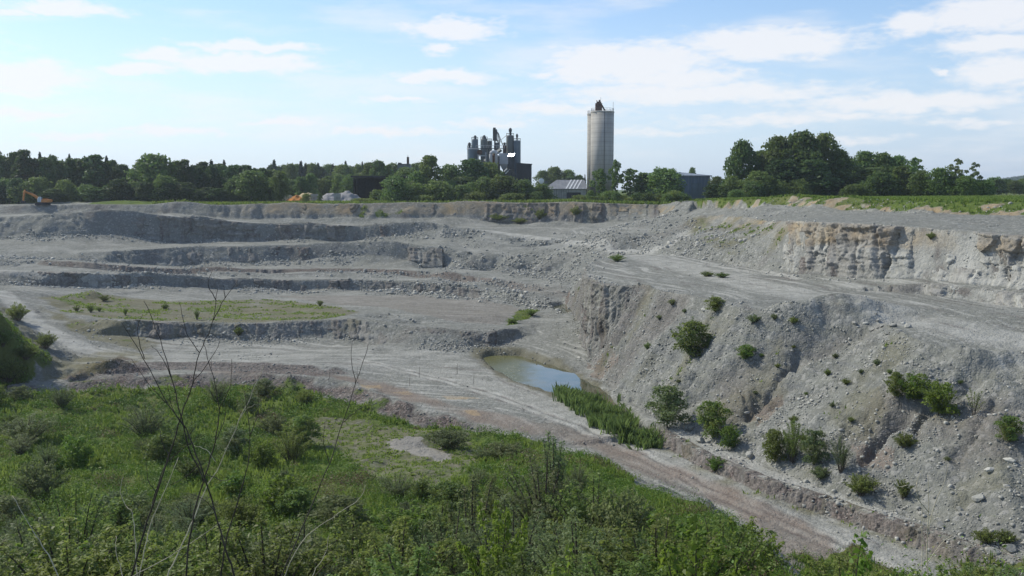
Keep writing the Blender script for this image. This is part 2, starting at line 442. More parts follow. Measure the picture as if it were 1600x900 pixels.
# broken rock: blocks and rubble on every slope, scree gullies on the peninsula flank
w1, r1 = worley(GX + fbm(GX, GY, 2, 2, 41) * .4, GY + fbm(GX, GY, 2, 2, 42) * .4, 1.5, 43)
w2, r2 = worley(GX, GY, .72, 44)
w3, r3 = worley(GX, GY, 3.4, 45)
rubble_amt = steep * (1 - .45 * pen) * (.25 + .75 * sstep(dface_all, .8, 3.5)) * (.35 + .65 * sstep(fbm(GX, GY, 11, 3, 46), -.3, .5))
GZ = GZ + rubble_amt * ((.55 - w1) * .34 + (r1 - .5) * .22 + (.5 - w2) * .22 + (r3 - .5) * .35 + fbm(GX, GY, 2.8, 4, 47) * .30)
cu = GX * .62 + GY * -.78          # across and down the peninsula flank
cdn = GX * .78 + GY * .62
wob = fbm(GX, GY, 9, 3, 51)
gul = 1 - np.abs(perlin((cdn + wob * 2.4) / 5.2, cu / 26, 52)) * 2
gul2 = 1 - np.abs(perlin((cdn + wob * 1.6) / 1.9, cu / 9, 53)) * 2
gmask = pen * sstep(slp, .1, .3)
GZ = GZ - gmask * (.5 * np.clip(gul - .55, 0, 1) * 2 + .22 * np.clip(gul2 - .3, 0, 1)) + gmask * fbm(GX, GY, 7, 4, 54) * .34
flat = near * (1 - steep)
GZ = GZ + flat * (fbm(GX, GY, 6, 4, 61) * .07 + fbm(GX, GY, .9, 2, 62) * .02)
# local features: bays cut in the rubble wall, spoil heaps, fallen cones
def bump(px, py, rx, ry, dz, Y=None, p=2.0):
    c = hit(px, py) if Y is None else Vector(PW(px, py, Y))
    d = ((GX - c.x + fbm(GX, GY, 3, 2, int(px)) * .5) / rx) ** 2 + ((GY - c.y + fbm(GX, GY, 3, 2, int(px) + 1) * .5) / ry) ** 2
    global GZ
    GZ = GZ + dz * np.exp(-d ** (p / 2)) * (d < 9)
for b in ((690,402,6.0,3.4,-3.6),(768,410,4.4,3.8,-3.4),(822,410,4.0,3.6,-3.0),(870,413,3.8,3.0,-2.2),(815,373,3.0,2.2,-1.6),(850,380,5,2.0,-1.8),
          (722,402,4.0,4.0,1.2),(792,416,3.4,4.2,1.2),(560,400,8,3,1.0),(480,402,9,3,.8),(615,398,6,3.2,1.0),
          (165,357,8,6,1.5),(120,368,9,5,1.0),(205,366,7,6,1.2),(60,360,8,5,.8),
          (330,430,6,3,0.87),(390,431,7,3,0.74),(470,431,6,3,0.87),(545,431,8,3,0.93),(610,434,6,3,0.81),(690,438,6,3,0.87),(760,446,6,3,0.87),(300,453,6,3,0.81),(400,456,7,3,0.74),(235,452,6,3,0.99),(520,456,6,3,0.62),(620,459,7,3,0.81),(700,463,6,3,0.99),(780,473,7,3.5,1.12),
          (340,414,7,3.5,1.24),(420,413,6,3,1.12),(520,412,8,3.4,1.36),(590,412,6,3,1.24),(660,413,7,3.5,1.49),(330,377,6,3,0.99),(470,377,8,3,1.12),(600,376,7,3,1.24),(660,373,8,4,1.61),(700,368,8,4,1.49),(450,347,10,4,1.61),(525,349,7,3,1.36),(565,348,7,3,1.24),(625,349,9,4,1.49),(715,348,12,5,1.74),(870,350,10,4,0.99),
          (310,531,5,2,0.50),(420,533,6,2,0.43),(560,536,6,2.4,0.68),(630,541,7,2.4,0.74),(700,547,8,2.4,0.74),(480,532,5,2,0.50),
          (988,488,2.4,1.8,.9),(972,514,2.4,1.8,1.0),(953,543,2.6,1.8,1.0),(938,560,2.4,1.8,.7),(960,377,6,6,1.6),(985,383,4,3.4,-1.5),(145,463,2.6,2,.9),
          (1300,488,6.5,2.0,2.1),(1345,494,3.4,1.8,2.0),(1302,507,7.5,2.4,-2.2),(1510,556,6,1.4,.9),(1520,571,6.5,1.9,-1.7),(1140,472,3,1.6,.4),
          (1215,327,9,9,1.0),(1290,326,7,6,.8),(640,500,5,2.5,-1.2),(590,492,4,2,-.9),(930,575,3.5,3,-.9),
          (330,572,14,1.2,.6),(450,576,10,1.2,.6),(286,321,7,3,1.2),(200,318.5,14,3,1.0),(100,319,14,3,.8),(380,612,3,2,.3),(860,735,8,6,.8)):
    bump(*b)
def trench(pxs, wd, depth):
    global GZ
    d = line_dist(GX + fbm(GX, GY, 2.5, 3, 211) * .7, GY + fbm(GX, GY, 2.5, 3, 212) * .7, plan_line(pxs), wd * 3)
    GZ = GZ - depth * np.exp(-(d / wd) ** 2)
for pxs, wd, dp in (([(1128,545),(1095,580),(1060,614),(1040,640)],.6,.7),([(1252,530),(1240,552),(1226,574)],.7,.9),([(1207,596),(1185,622),(1164,650)],.6,.8),
                    ([(1408,643),(1388,668),(1364,690),(1344,712)],.9,1.4),([(1352,638),(1330,665),(1308,692)],.5,.8),([(1480,600),(1450,640),(1425,670)],.5,.7),([(1560,610),(1530,660),(1500,700)],.5,.6),([(1030,490),(1000,535),(975,580)],.6,.15)):
    trench(pxs, wd, dp)
# bedding: the steep faces step back in ledges
dzx, dzy, slp = slope_of(GZ)
stp = blur(sstep(slp, .6, 1.3), 1) * near
lw = GZ + fbm(GX, GY, 12, 2, 215) * .35
GZ = GZ + stp * (.17 * np.sin(lw * 2 * math.pi / 1.25) + .07 * np.sin(lw * 2 * math.pi / .52)) * (.5 + .5 * sstep(fbm(GX, GY, 5, 2, 216), -.4, .4))
# vegetated ground is lumpy
dre = line_dist(GX, GY, LINE3D['road_edge'][:, :2], 14.0)
GZ = GZ + veg * sstep(dre, 0, 10) * (fbm(GX, GY, 7, 3, 71) * .45 + fbm(GX, GY, 2.2, 2, 72) * .12) * sstep(GY, 20, 45) + lbank * fbm(GX, GY, 4, 3, 73) * .5
# pond bowls
POND = plan_poly([(752,554),(776,548),(812,549),(850,559),(882,572),(903,586),(935,600),(985,640),(1030,690),(1000,690),(920,640),(868,612),(845,606),(806,592),(772,574)])
POND2 = plan_poly([(862,474),(882,469),(900,474),(898,484),(880,488)])
pd_ = blur(in_poly(GX + fbm(GX, GY, 4, 2, 81) * .5, GY + fbm(GX, GY, 4, 2, 82) * .8, POND).astype(float), 5)
pz = 0.02
GZ = GZ * (1 - pd_) + pd_ * np.minimum(GZ, pz - .45)
pd2 = blur(in_poly(GX, GY, POND2).astype(float), 3)
P2C = Vector(tuple(plan_poly([(862,474),(882,469),(900,474),(898,484),(880,488)]).mean(0)))
p2z = tin_z(P2C.x, P2C.y) - .35
GZ = GZ * (1 - pd2) + pd2 * np.minimum(GZ, p2z - .4)
# far hills
hl = np.exp(-(((GX - 1560) / 330) ** 2 + ((GY - 2300) / 420) ** 2)) * 58
GZ = GZ + hl + sstep(GY, 600, 1500) * fbm(GX, GY, 500, 3, 91) * 2

dzx, dzy, slp = slope_of(GZ)
G_BVH = None
def ground_grid_index(x, y):
    j = np.searchsorted(ys, y) - 1
    j = int(np.clip(j, 0, NR - 2))
    s = x / (y + 15.0)
    k = int(np.clip((s - ss[0]) / (ss[1] - ss[0]), 0, NS - 2))
    return j, k
def gz(x, y):
    j, k = ground_grid_index(x, y)
    ty = (y - ys[j]) / (ys[j + 1] - ys[j]); ty = min(max(ty, 0), 1)
    s = x / (y + 15.0); tk = (s - ss[k]) / (ss[1] - ss[0]); tk = min(max(tk, 0), 1)
    a = GZ[j, k] * (1 - tk) + GZ[j, k + 1] * tk
    b = GZ[j + 1, k] * (1 - tk) + GZ[j + 1, k + 1] * tk
    return float(a * (1 - ty) + b * ty)

# ---- surface kinds, stored on the ground as soil colour, A_dark partly painted shade
jx = GX + fbm(GX, GY, 4, 3, 101) * 1.0
jy = GY + fbm(GX, GY, 4, 3, 102) * 1.0
A_grass = np.zeros(GX.shape); A_red = np.zeros(GX.shape); A_pale = np.zeros(GX.shape); A_dark = np.zeros(GX.shape); A_ochre = np.zeros(GX.shape); A_wet = np.zeros(GX.shape); A_olive = np.zeros(GX.shape)
A_grass[veg] = 1.0; A_grass[lbank] = .85
bare = in_poly(jx, jy, plan_poly([(608,690),(640,685),(655,684),(680,700),(710,718),(690,722),(650,712),(610,700)]))
A_grass[bare] = 0; A_pale[bare] = .5; A_red[bare] = .4
thinveg = in_poly(jx, jy, plan_poly([(480,650),(620,665),(720,675),(760,700),(730,740),(690,770),(600,760),(540,720),(480,690)])) & ~bare
A_grass[thinveg] = .5; A_olive[thinveg] = .9
mid = in_poly(jx, jy, plan_poly([(62,464),(150,460),(260,470),(420,468),(520,478),(560,488),(500,499),(430,503),(350,504),(280,503),(150,496),(95,485)]))
A_olive = np.maximum(A_olive, blur(mid.astype(float), 4) * np.clip(.95 + fbm(GX, GY, 8, 3, 111) * .4, .3, 1))
A_grass = np.maximum(A_grass, mid * np.clip(.36 + fbm(GX, GY * 1.6, 9, 4, 110) * .5, .1, .62))
low = in_poly(jx, jy, plan_poly([(100,500),(200,503),(230,520),(200,540),(130,530)]))
A_olive = np.maximum(A_olive, low * .8)
A_grass = np.maximum(A_grass, low * np.clip(.2 + fbm(GX, GY, 5, 3, 112) * .5, 0, .6))
pool = in_poly(jx, jy, plan_poly([(808,486),(838,483),(835,492),(815,502),(790,509),(800,498)]))
A_grass[pool] = 1.0
fieldz = (GY > 150) & (GX > 30) & in_poly(GX, GY, np.concatenate([LINE3D['field_rim'][:, :2], np.array([(300, 140), (900, 140), (900, 700), (80, 700), (75, 300)])]))
A_grass[fieldz] = 1.0
behind = (GY > np.interp(GX, LINE3D['rim_left'][:, 0], LINE3D['rim_left'][:, 1]) + 1.2) & (GX < 72)
A_grass = np.maximum(A_grass, behind * np.where((GX > -132), .95, np.clip(.2 + .5 * sstep(GY, 318, 328), 0, 1)))
fbank = in_poly(GX, GY, np.concatenate([LINE3D['field_rim'][:, :2], LINE3D['bank_toe'][::-1, :2]]))
soil = sstep(fbm(GX * 1.0, GY, 6, 3, 120), -.08, .3)
A_grass = np.maximum(A_grass, fbank * (1 - .9 * soil)); A_ochre = np.maximum(A_ochre, fbank * soil * .95)
wface = in_poly(jx, jy, plan_poly([(1068,340),(1130,340),(1200,346),(1240,352),(1215,385),(1180,405),(1120,390),(1075,365)]))
wf = blur(wface.astype(float), 6) * sstep(fbm(GX, GY, 10, 4, 121), -.35, .5)
A_olive = np.maximum(A_olive, wf * .9); A_grass = np.maximum(A_grass, wf * .42)
rimface = in_poly(GX, GY, np.concatenate([LINE3D['rim_left'][:, :2], LINE3D['rim_toe'][::-1, :2]]))
A_ochre = np.maximum(A_ochre, rimface * sstep(GX, -100, -60) * np.clip(.55 + fbm(GX, GY, 8, 3, 122) * .6, 0, .9) * sstep(GZ, 18.2, 19.5))
A_grass = np.maximum(A_grass, rimface * sstep(fbm(GX, GY, 10, 3, 123), .25, .6) * .7 * sstep(GX, -90, -50))
A_ochre = np.maximum(A_ochre, rightcliff * sstep(GZ + fbm(GX, GY, 9, 2, 130) * .5, 18.2, 18.8) * (1 - sstep(GZ, 20.6, 21.2)) * sstep(slp, .4, .9) * np.clip(.5 + .9 * fbm(GX, GY, 7, 2, 131), 0, .95))
vst = fbm(GX * 1.0, GY * .6, 2.6, 3, 219)
A_pale = np.maximum(A_pale, rightcliff * sstep(slp, .5, 1.0) * np.clip(.6 + vst * .6, 0, 1))
A_dark = np.maximum(A_dark, rightcliff * sstep(slp, .5, 1.0) * sstep(-vst, .25, .8) * .6)
berm = in_poly(jx, jy, plan_poly([(-100,616),(0,607),(100,601),(200,590),(300,584),(400,584),(480,589),(560,606),(620,627),(680,648),(760,666),(760,676),(680,668),(620,655),(560,634),(480,612),(400,605),(300,604),(200,606),(100,613),(0,622),(-100,635)])) | \
       in_poly(jx, jy, plan_poly([(95,590),(150,566),(190,555),(250,575),(230,585),(170,594),(110,602)]))
A_dark = np.maximum(A_dark, blur(berm.astype(float), 2) * np.clip(.85 + fbm(GX, GY, 5, 3, 132) * .5, .2, 1))
A_grass = np.maximum(A_grass * (1 - berm), berm * sstep(fbm(GX, GY, 7, 3, 133), .15, .5) * .6)
redz = in_poly(jx, jy, plan_poly([(330,580),(480,580),(600,598),(700,632),(800,650),(900,672),(1000,706),(1100,745),(1200,786),(1290,832),(1340,910),(1200,910),(1180,828),(1090,770),(990,738),(920,700),(840,680),(760,662),(680,640),(600,615),(500,585),(330,583)]))
A_red = np.maximum(A_red, blur(redz.astype(float), 6) * np.clip(.75 + fbm(GX, GY, 9, 3, 134) * .6, .1, 1))
redb = in_poly(jx, jy, plan_poly([(60,408),(130,410),(300,422),(450,421),(560,421),(640,425),(720,431),(800,441),(880,448),(900,462),(850,462),(800,452),(720,443),(640,437),(560,432),(450,432),(300,433),(200,427),(60,415)]))
A_red = np.maximum(A_red, redb * steep * .9); A_dark = np.maximum(A_dark, redb * steep * .55)
redt = in_poly(jx, jy, plan_poly([(430,462),(640,462),(800,478),(820,485),(780,508),(700,500),(600,480),(520,475)]))
A_red = np.maximum(A_red, redt * .35)
redp = in_poly(jx, jy, plan_poly([(915,565),(945,560),(962,580),(945,595),(922,585)])) | in_poly(jx, jy, plan_poly([(1345,690),(1380,680),(1400,700),(1390,735),(1360,740)])) | in_poly(jx, jy, plan_poly([(1165,625),(1200,600),(1230,600),(1200,650),(1175,660)]))
A_red = np.maximum(A_red, redp * .8)
strip = in_poly(jx, jy, plan_poly([(1030,672),(1060,668),(1120,694),(1190,726),(1300,772),(1400,802),(1400,818),(1300,788),(1200,752),(1100,712)]))
A_pale = np.maximum(A_pale, strip * .75)
def track(pxs, w, amt, jitter=.25):
    global A_pale
    d = line_dist(GX + fbm(GX, GY, 7, 2, 140) * jitter, GY + fbm(GX, GY, 7, 2, 141) * jitter, plan_line(pxs), w * 3)
    A_pale = np.maximum(A_pale, amt * (1 - sstep(d, w * .5, w)) * np.clip(.75 + fbm(GX, GY, 2.5, 2, 142) * .5, .2, 1))
    return d
track([(0,455),(30,482),(60,508),(100,530),(140,548),(200,558)], 2.6, 1.0)
track([(0,424),(100,427),(250,432),(350,436)], 2.0, .9)
track([(1010,402),(1100,425),(1200,450),(1300,470),(1400,492),(1500,515),(1600,535)], 4.5, .75)
track([(60,452),(160,459),(220,464)], 1.2, .4)
track([(0,337),(150,336),(250,336),(300,340),(360,345),(430,350),(560,352),(650,353),(720,357)], 2.4, 1.0)
track([(640,353),(720,357.5),(800,366),(870,375),(930,384),(985,393)], 2.8, 1.0)
track([(700,356),(820,356),(920,357),(1040,358)], 1.4, .5)
track([(990,400),(1040,384),(1068,366)], 3.2, 1.0)
track([(1000,395),(1050,402),(1110,415),(1180,426),(1250,436)], .7, 1.0, .3)
track([(1050,398),(1110,411),(1180,422),(1240,433)], .55, 1.0, .3)
track([(1280,395),(1300,395)], .3, .0)
for off in (0, 9):
    track([(560,560+off*.3),(700,592+off*.6),(800,622+off*.7),(900,660+off),(1000,702+off),(1100,752+off*1.2),(1200,796+off*1.4),(1300,838+off*1.6),(1400,885+off*1.8)], .5, 1.0, .2)
track([(700,585),(800,615),(900,650),(1000,690),(1100,733),(1200,775),(1300,815),(1420,870)], 2.6, .55)
track([(780,590),(860,622),(920,650)], 1.6, .55)
for off in (3, 13):
    d_ = line_dist(GX + fbm(GX, GY, 7, 2, 140) * .2, GY + fbm(GX, GY, 7, 2, 141) * .2, plan_line([(560,560+off*.3),(700,592+off*.6),(800,622+off*.7),(900,660+off),(1000,702+off),(1100,752+off*1.2),(1200,796+off*1.4),(1300,838+off*1.6),(1400,885+off*1.8)]), 1.2)
    A_dark = np.maximum(A_dark, (1 - sstep(d_, .12, .4)) * np.clip(.22 + fbm(GX, GY, 3, 3, 143) * .6, 0, .6))
    GZ = GZ - .10 * np.exp(-(d_ / .3) ** 2)
yel = in_poly(jx, jy, plan_poly([(565,603),(590,601),(600,607),(570,608)])) | in_poly(jx, jy, plan_poly([(620,613),(640,612),(640,617),(622,618)])) | in_poly(jx, jy, plan_poly([(715,640),(740,640),(755,650),(735,650)])) | in_poly(jx, jy, plan_poly([(690,618),(720,620),(760,623),(700,624)]))
A_ochre = np.maximum(A_ochre, yel * .7); A_pale = np.maximum(A_pale, yel * .5)
def streaks(dx, dy, lx, ly, seed):
    u = GX * dx + GY * dy; v = -GX * dy + GY * dx
    wv = fbm(GX, GY, 20, 2, seed + 5) * 2.0
    return fbm((v + wv) * (ly / lx), u, ly, 4, seed)
plateau = (1 - steep) * sstep(GZ, 9.5, 11) * (1 - sstep(GZ, 15, 16)) * (GX > 12) * near
sp_ = streaks(.2, -.98, 1.3, 16, 160)
A_pale = np.maximum(A_pale, plateau * sstep(sp_, .05, .7) * .8); A_dark = np.maximum(A_dark, plateau * sstep(-sp_, .3, .9) * .45)
lowfl = (1 - steep) * (GZ < 2.2) * near * (1 - veg)
sf_ = np.where(GX > -2, streaks(.5, -.86, 1.0, 15, 170), streaks(.96, -.28, 1.0, 18, 180))
A_pale = np.maximum(A_pale, lowfl * sstep(sf_, .1, .75) * .75); A_dark = np.maximum(A_dark, lowfl * sstep(-sf_, .35, .95) * .5)
terr = (1 - steep) * (GZ > 2.2) * (GZ < 7) * (GY > 165) * near
st_ = streaks(.98, -.2, 1.2, 20, 190)
A_pale = np.maximum(A_pale, terr * sstep(st_, .1, .8) * .5); A_dark = np.maximum(A_dark, terr * sstep(-st_, .35, .95) * .35)
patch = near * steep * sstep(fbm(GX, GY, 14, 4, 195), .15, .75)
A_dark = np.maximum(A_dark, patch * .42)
tipf = (GX > 8) & (GX < 30) & (GY > 138) & (GY < 200)
A_dark = np.maximum(A_dark, tipf * sstep(slp, .9, 1.6) * .45)  # shade of the spur tip face, put into the ground colour
A_olive = np.maximum(A_olive, pen * sstep(fbm(GX, GY, 9, 4, 196), .15, .6) * .5)
verge = in_poly(jx, jy, plan_poly([(0,474),(40,514),(80,548),(150,566),(110,580),(60,560),(15,510)])) | in_poly(jx, jy, plan_poly([(55,478),(110,495),(160,515),(250,535),(230,550),(180,540),(130,520),(85,498)])) | in_poly(jx, jy, plan_poly([(90,560),(180,545),(240,556),(200,570),(120,590),(60,598),(60,580)]))
A_olive = np.maximum(A_olive, blur(verge.astype(float), 3) * np.clip(.7 + fbm(GX, GY, 5, 3, 220) * .6, .1, 1))
shade_band = in_poly(jx, jy, plan_poly([(240,568),(400,569),(500,577),(545,584),(480,585),(330,580),(240,577)]))
A_dark = np.maximum(A_dark, blur(shade_band.astype(float), 1) * .75)  # shade band along the floor edge, painted into the ground colour
floorp = in_poly(jx, jy, plan_poly([(250,535),(500,540),(720,552),(740,570),(830,605),(900,640),(820,640),(700,600),(560,580),(300,570),(230,560)]))
A_pale = np.maximum(A_pale, floorp * np.clip(.3 + fbm(GX, GY * 2.2, 6, 4, 150) * .5, 0, .8))
benchp = near * (1 - steep) * np.clip(.08 + fbm(GX, GY, 8, 3, 151) * .4, 0, .4) * (GY > 200)
A_pale = np.maximum(A_pale, benchp * (1 - A_grass))
A_wet = blur(in_poly(jx, jy, plan_poly([(736,551),(765,543),(815,545),(860,557),(890,570),(925,590),(1040,695),(1000,700),(860,618),(800,596),(760,576)])).astype(float), 4)
A_dark[dstep < .0] = 0
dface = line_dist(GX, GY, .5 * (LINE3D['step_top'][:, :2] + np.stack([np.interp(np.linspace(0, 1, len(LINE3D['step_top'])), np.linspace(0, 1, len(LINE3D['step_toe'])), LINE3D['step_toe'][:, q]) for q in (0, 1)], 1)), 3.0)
A_dark = np.maximum(A_dark, (1 - sstep(dface, .35, .8)) * np.clip(.75 + fbm(GX, GY, 1.5, 2, 217) * .4, .3, 1))  # brown rock, with the shadows of its blocks darkened into the colour
A_pale = A_pale * sstep(dface, .3, .8)
dtoe = line_dist(GX, GY, LINE3D['step_toe'][:, :2], 4.0)
A_olive = np.maximum(A_olive, (1 - sstep(dtoe, .6, 2.2)) * np.clip(.4 + fbm(GX, GY, 3, 3, 218) * .7, 0, .9) * (dface > .5))
A_grass = np.where(GY > 420, 1.0, A_grass)
A_grass = np.clip(blur(A_grass, 2), 0, 1)

print('terrain attrs', time.time() - _t0)
def grid_mesh(name, attrs):
    me = bpy.data.meshes.new(name)
    nv = NR * NS; nf = (NR - 1) * (NS - 1)
    me.vertices.add(nv)
    co = np.stack([GX, GY, GZ], -1).astype(np.float32).ravel()
    me.vertices.foreach_set("co", co)
    idx = np.arange(nv).reshape(NR, NS)
    q = np.stack([idx[:-1, :-1], idx[:-1, 1:], idx[1:, 1:], idx[1:, :-1]], -1).reshape(-1).astype(np.int32)
    me.loops.add(nf * 4); me.loops.foreach_set("vertex_index", q)
    me.polygons.add(nf)
    me.polygons.foreach_set("loop_start", np.arange(0, nf * 4, 4, dtype=np.int32))
    me.polygons.foreach_set("use_smooth", np.ones(nf, dtype=bool))
    me.update(calc_edges=True)
    for k, a in attrs.items():
        at = me.attributes.new(k, 'FLOAT', 'POINT')
        at.data.foreach_set("value", a.astype(np.float32).ravel())
    return me
# ------------------------------------------------------------------ material helpers
def new_mat(name):
    m = bpy.data.materials.new(name)
    m.use_nodes = True
    t = m.node_tree
    t.nodes.clear()
    out = t.nodes.new('ShaderNodeOutputMaterial')
    return m, t, out
def tmath(t, op, a, b=None, clamp=False):
    n = t.nodes.new('ShaderNodeMath'); n.operation = op; n.use_clamp = clamp
    for i, v in enumerate((a, b)):
        if v is None: continue
        if isinstance(v, (int, float)): n.inputs[i].default_value = v
        else: t.links.new(v, n.inputs[i])
    return n.outputs[0]
def tmix(t, fac, a, b, blend='MIX'):
    n = t.nodes.new('ShaderNodeMix'); n.data_type = 'RGBA'; n.blend_type = blend
    if isinstance(fac, (int, float)): n.inputs[0].default_value = fac
    else: t.links.new(fac, n.inputs[0])
    for i, v in ((6, a), (7, b)):
        if isinstance(v, tuple): n.inputs[i].default_value = (v + (1,))[:4]
        else: t.links.new(v, n.inputs[i])
    return n.outputs[2]
def tnoise(t, scale, detail=4, rough=.55, vec=None, kind='FACTOR', dist=0):
    n = t.nodes.new('ShaderNodeTexNoise')
    n.inputs['Scale'].default_value = scale; n.inputs['Detail'].default_value = detail; n.inputs['Roughness'].default_value = rough
    n.inputs['Distortion'].default_value = dist
    if vec is not None: t.links.new(vec, n.inputs['Vector'])
    return n.outputs[0] if kind == 'FACTOR' else n.outputs[1]
def tvor(t, scale, vec=None, out='Color', feature='F1'):
    n = t.nodes.new('ShaderNodeTexVoronoi'); n.feature = feature
    n.inputs['Scale'].default_value = scale
    if vec is not None: t.links.new(vec, n.inputs['Vector'])
    return n.outputs[out]
def tramp(t, v, a, b, lo=0.0, hi=1.0):
    n = t.nodes.new('ShaderNodeMapRange'); n.interpolation_type = 'SMOOTHSTEP'
    t.links.new(v, n.inputs[0])
    n.inputs[1].default_value = a; n.inputs[2].default_value = b; n.inputs[3].default_value = lo; n.inputs[4].default_value = hi
    return n.outputs[0]
def tattr(t, name):
    n = t.nodes.new('ShaderNodeAttribute'); n.attribute_name = name
    return n.outputs['Fac']
def tvec(t, src, sx, sy, sz):
    n = t.nodes.new('ShaderNodeMapping'); n.inputs['Scale'].default_value = (sx, sy, sz)
    t.links.new(src, n.inputs['Vector'])
    return n.outputs[0]
def tpos(t): return t.nodes.new('ShaderNodeNewGeometry').outputs['Position']
def tobj(t): return t.nodes.new('ShaderNodeTexCoord').outputs['Object']
def tbump(t, h, strength, dist=.1, normal=None):
    n = t.nodes.new('ShaderNodeBump'); n.inputs['Strength'].default_value = strength; n.inputs['Distance'].default_value = dist
    t.links.new(h, n.inputs['Height'])
    if normal is not None: t.links.new(normal, n.inputs['Normal'])
    return n.outputs[0]
def tprin(t, out, col, rough=.9, spec=.2, metal=0, normal=None):
    p = t.nodes.new('ShaderNodeBsdfPrincipled')
    for k, v in (('Base Color', col), ('Roughness', rough), ('Metallic', metal), ('Specular IOR Level', spec)):
        if isinstance(v, tuple): p.inputs[k].default_value = (v + (1,))[:4]
        elif isinstance(v, (int, float)): p.inputs[k].default_value = v
        else: t.links.new(v, p.inputs[k])
    if normal is not None: t.links.new(normal, p.inputs['Normal'])
    t.links.new(p.outputs[0], out.inputs['Surface'])
    return p

def mat_terrain():
    m, t, out = new_mat("quarry_rock_and_soil")
    P = tpos(t)
    n_big = tnoise(t, .05, 4, .55, P); n_mid = tnoise(t, .35, 5, .6, P); n_fine = tnoise(t, 2.6, 4, .65, P); n_x = tnoise(t, 9, 3, .6, P)
    geo = t.nodes.new('ShaderNodeNewGeometry')
    sep = t.nodes.new('ShaderNodeSeparateXYZ'); t.links.new(geo.outputs['Normal'], sep.inputs[0])
    up = sep.outputs[2]
    rock = tmix(t, tramp(t, n_mid, .3, .7), (.114, .119, .099), (.197, .201, .170))
    rock = tmix(t, tramp(t, n_big, .4, .65, 0, .6), rock, (.164, .166, .132))
    # thin limestone strata on steep faces
    strata = tnoise(t, 1.0, 3, .6, tvec(t, P, .06, .06, 2.4))
    face = tramp(t, up, .86, .6)
    rock = tmix(t, tmath(t, 'MULTIPLY', face, tramp(t, strata, .35, .65, 0, .7)), rock, (.145, .152, .152))
    stones = tvor(t, 2.2, P); sx = t.nodes.new('ShaderNodeSeparateXYZ'); t.links.new(stones, sx.inputs[0])
    rock = tmix(t, tramp(t, sx.outputs[0], .8, .95, 0, .6), rock, (.38, .37, .335))
    stones2 = tvor(t, 5.5, P); sx2 = t.nodes.new('ShaderNodeSeparateXYZ'); t.links.new(stones2, sx2.inputs[0])
    rock = tmix(t, tramp(t, sx2.outputs[1], .78, .95, 0, .5), rock, (.36, .35, .32))
    rock = tmix(t, tramp(t, sx2.outputs[0], .8, .98, 0, .45), rock, (.10, .105, .105))
    rock = tmix(t, .35, rock, tmix(t, n_fine, (.05, .05, .045), (.36, .35, .32)))
    # soils; dark is partly painted shade
    c = tmix(t, tmath(t, 'MULTIPLY', tattr(t, 'pale'), tramp(t, n_mid, .2, .6, .6, 1)), rock, tmix(t, n_fine, (.30, .292, .258), (.44, .43, .385)))
    c = tmix(t, tmath(t, 'MULTIPLY', tattr(t, 'red'), tramp(t, n_fine, .2, .7, .55, 1)), c, tmix(t, n_mid, (.150, .112, .086), (.230, .188, .152)))
    c = tmix(t, tmath(t, 'MULTIPLY', tattr(t, 'ochre'), tramp(t, n_mid, .3, .7, .4, 1)), c, tmix(t, n_fine, (.24, .165, .080), (.38, .29, .165)))
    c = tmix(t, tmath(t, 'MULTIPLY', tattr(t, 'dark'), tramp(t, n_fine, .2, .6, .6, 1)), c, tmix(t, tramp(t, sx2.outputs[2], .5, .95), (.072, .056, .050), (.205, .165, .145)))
    c = tmix(t, tmath(t, 'MULTIPLY', tattr(t, 'olive'), tramp(t, n_fine, .2, .7, .4, .9)), c, tmix(t, n_mid, (.085, .078, .034), (.165, .150, .075)))
    c = tmix(t, tmath(t, 'MULTIPLY', tattr(t, 'wet'), .75), c, (.115, .105, .062))
    gmask = tramp(t, tmath(t, 'ADD', tattr(t, 'grass'), tmath(t, 'MULTIPLY', tmath(t, 'SUBTRACT', tnoise(t, .9, 5, .7, P), .5), 1.1)), .36, .72)
    gcol = tmix(t, tramp(t, n_mid, .3, .7), (.055, .095, .014), (.125, .170, .028))
    gcol = tmix(t, tramp(t, n_big, .45, .6, 0, .5), gcol, (.12, .105, .045))
    gcol = tmix(t, .3, gcol, tmix(t, n_fine, (.01, .02, .005), (.16, .19, .07)))
    c = tmix(t, gmask, c, gcol)
    h = tmath(t, 'ADD', tmath(t, 'MULTIPLY', n_fine, .5), tmath(t, 'ADD', tmath(t, 'MULTIPLY', tvor(t, 2.2, P, 'Distance'), -.5), tmath(t, 'MULTIPLY', tvor(t, 5.5, P, 'Distance'), -.35)))
    h = tmath(t, 'ADD', h, tmath(t, 'MULTIPLY', n_x, .25))
    nrm = tbump(t, h, .75, .22)
    tprin(t, out, c, .95, .1, 0, nrm)
    return m
M_TERRAIN = mat_terrain()

def setprops(o, label=None, cat=None, group=None, kind=None):
    if label: o["label"] = label
    if cat: o["category"] = cat
    if group: o["group"] = group
    if kind: o["kind"] = kind
    return o

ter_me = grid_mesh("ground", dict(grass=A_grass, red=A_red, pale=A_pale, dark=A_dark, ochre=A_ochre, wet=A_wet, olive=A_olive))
ter_me.materials.append(M_TERRAIN)
ground = bpy.data.objects.new("ground", ter_me)
COL.objects.link(ground)
setprops(ground, "stepped grey limestone quarry pit with its floor, benches, tracks and grassy rim", "ground", None, "structure")

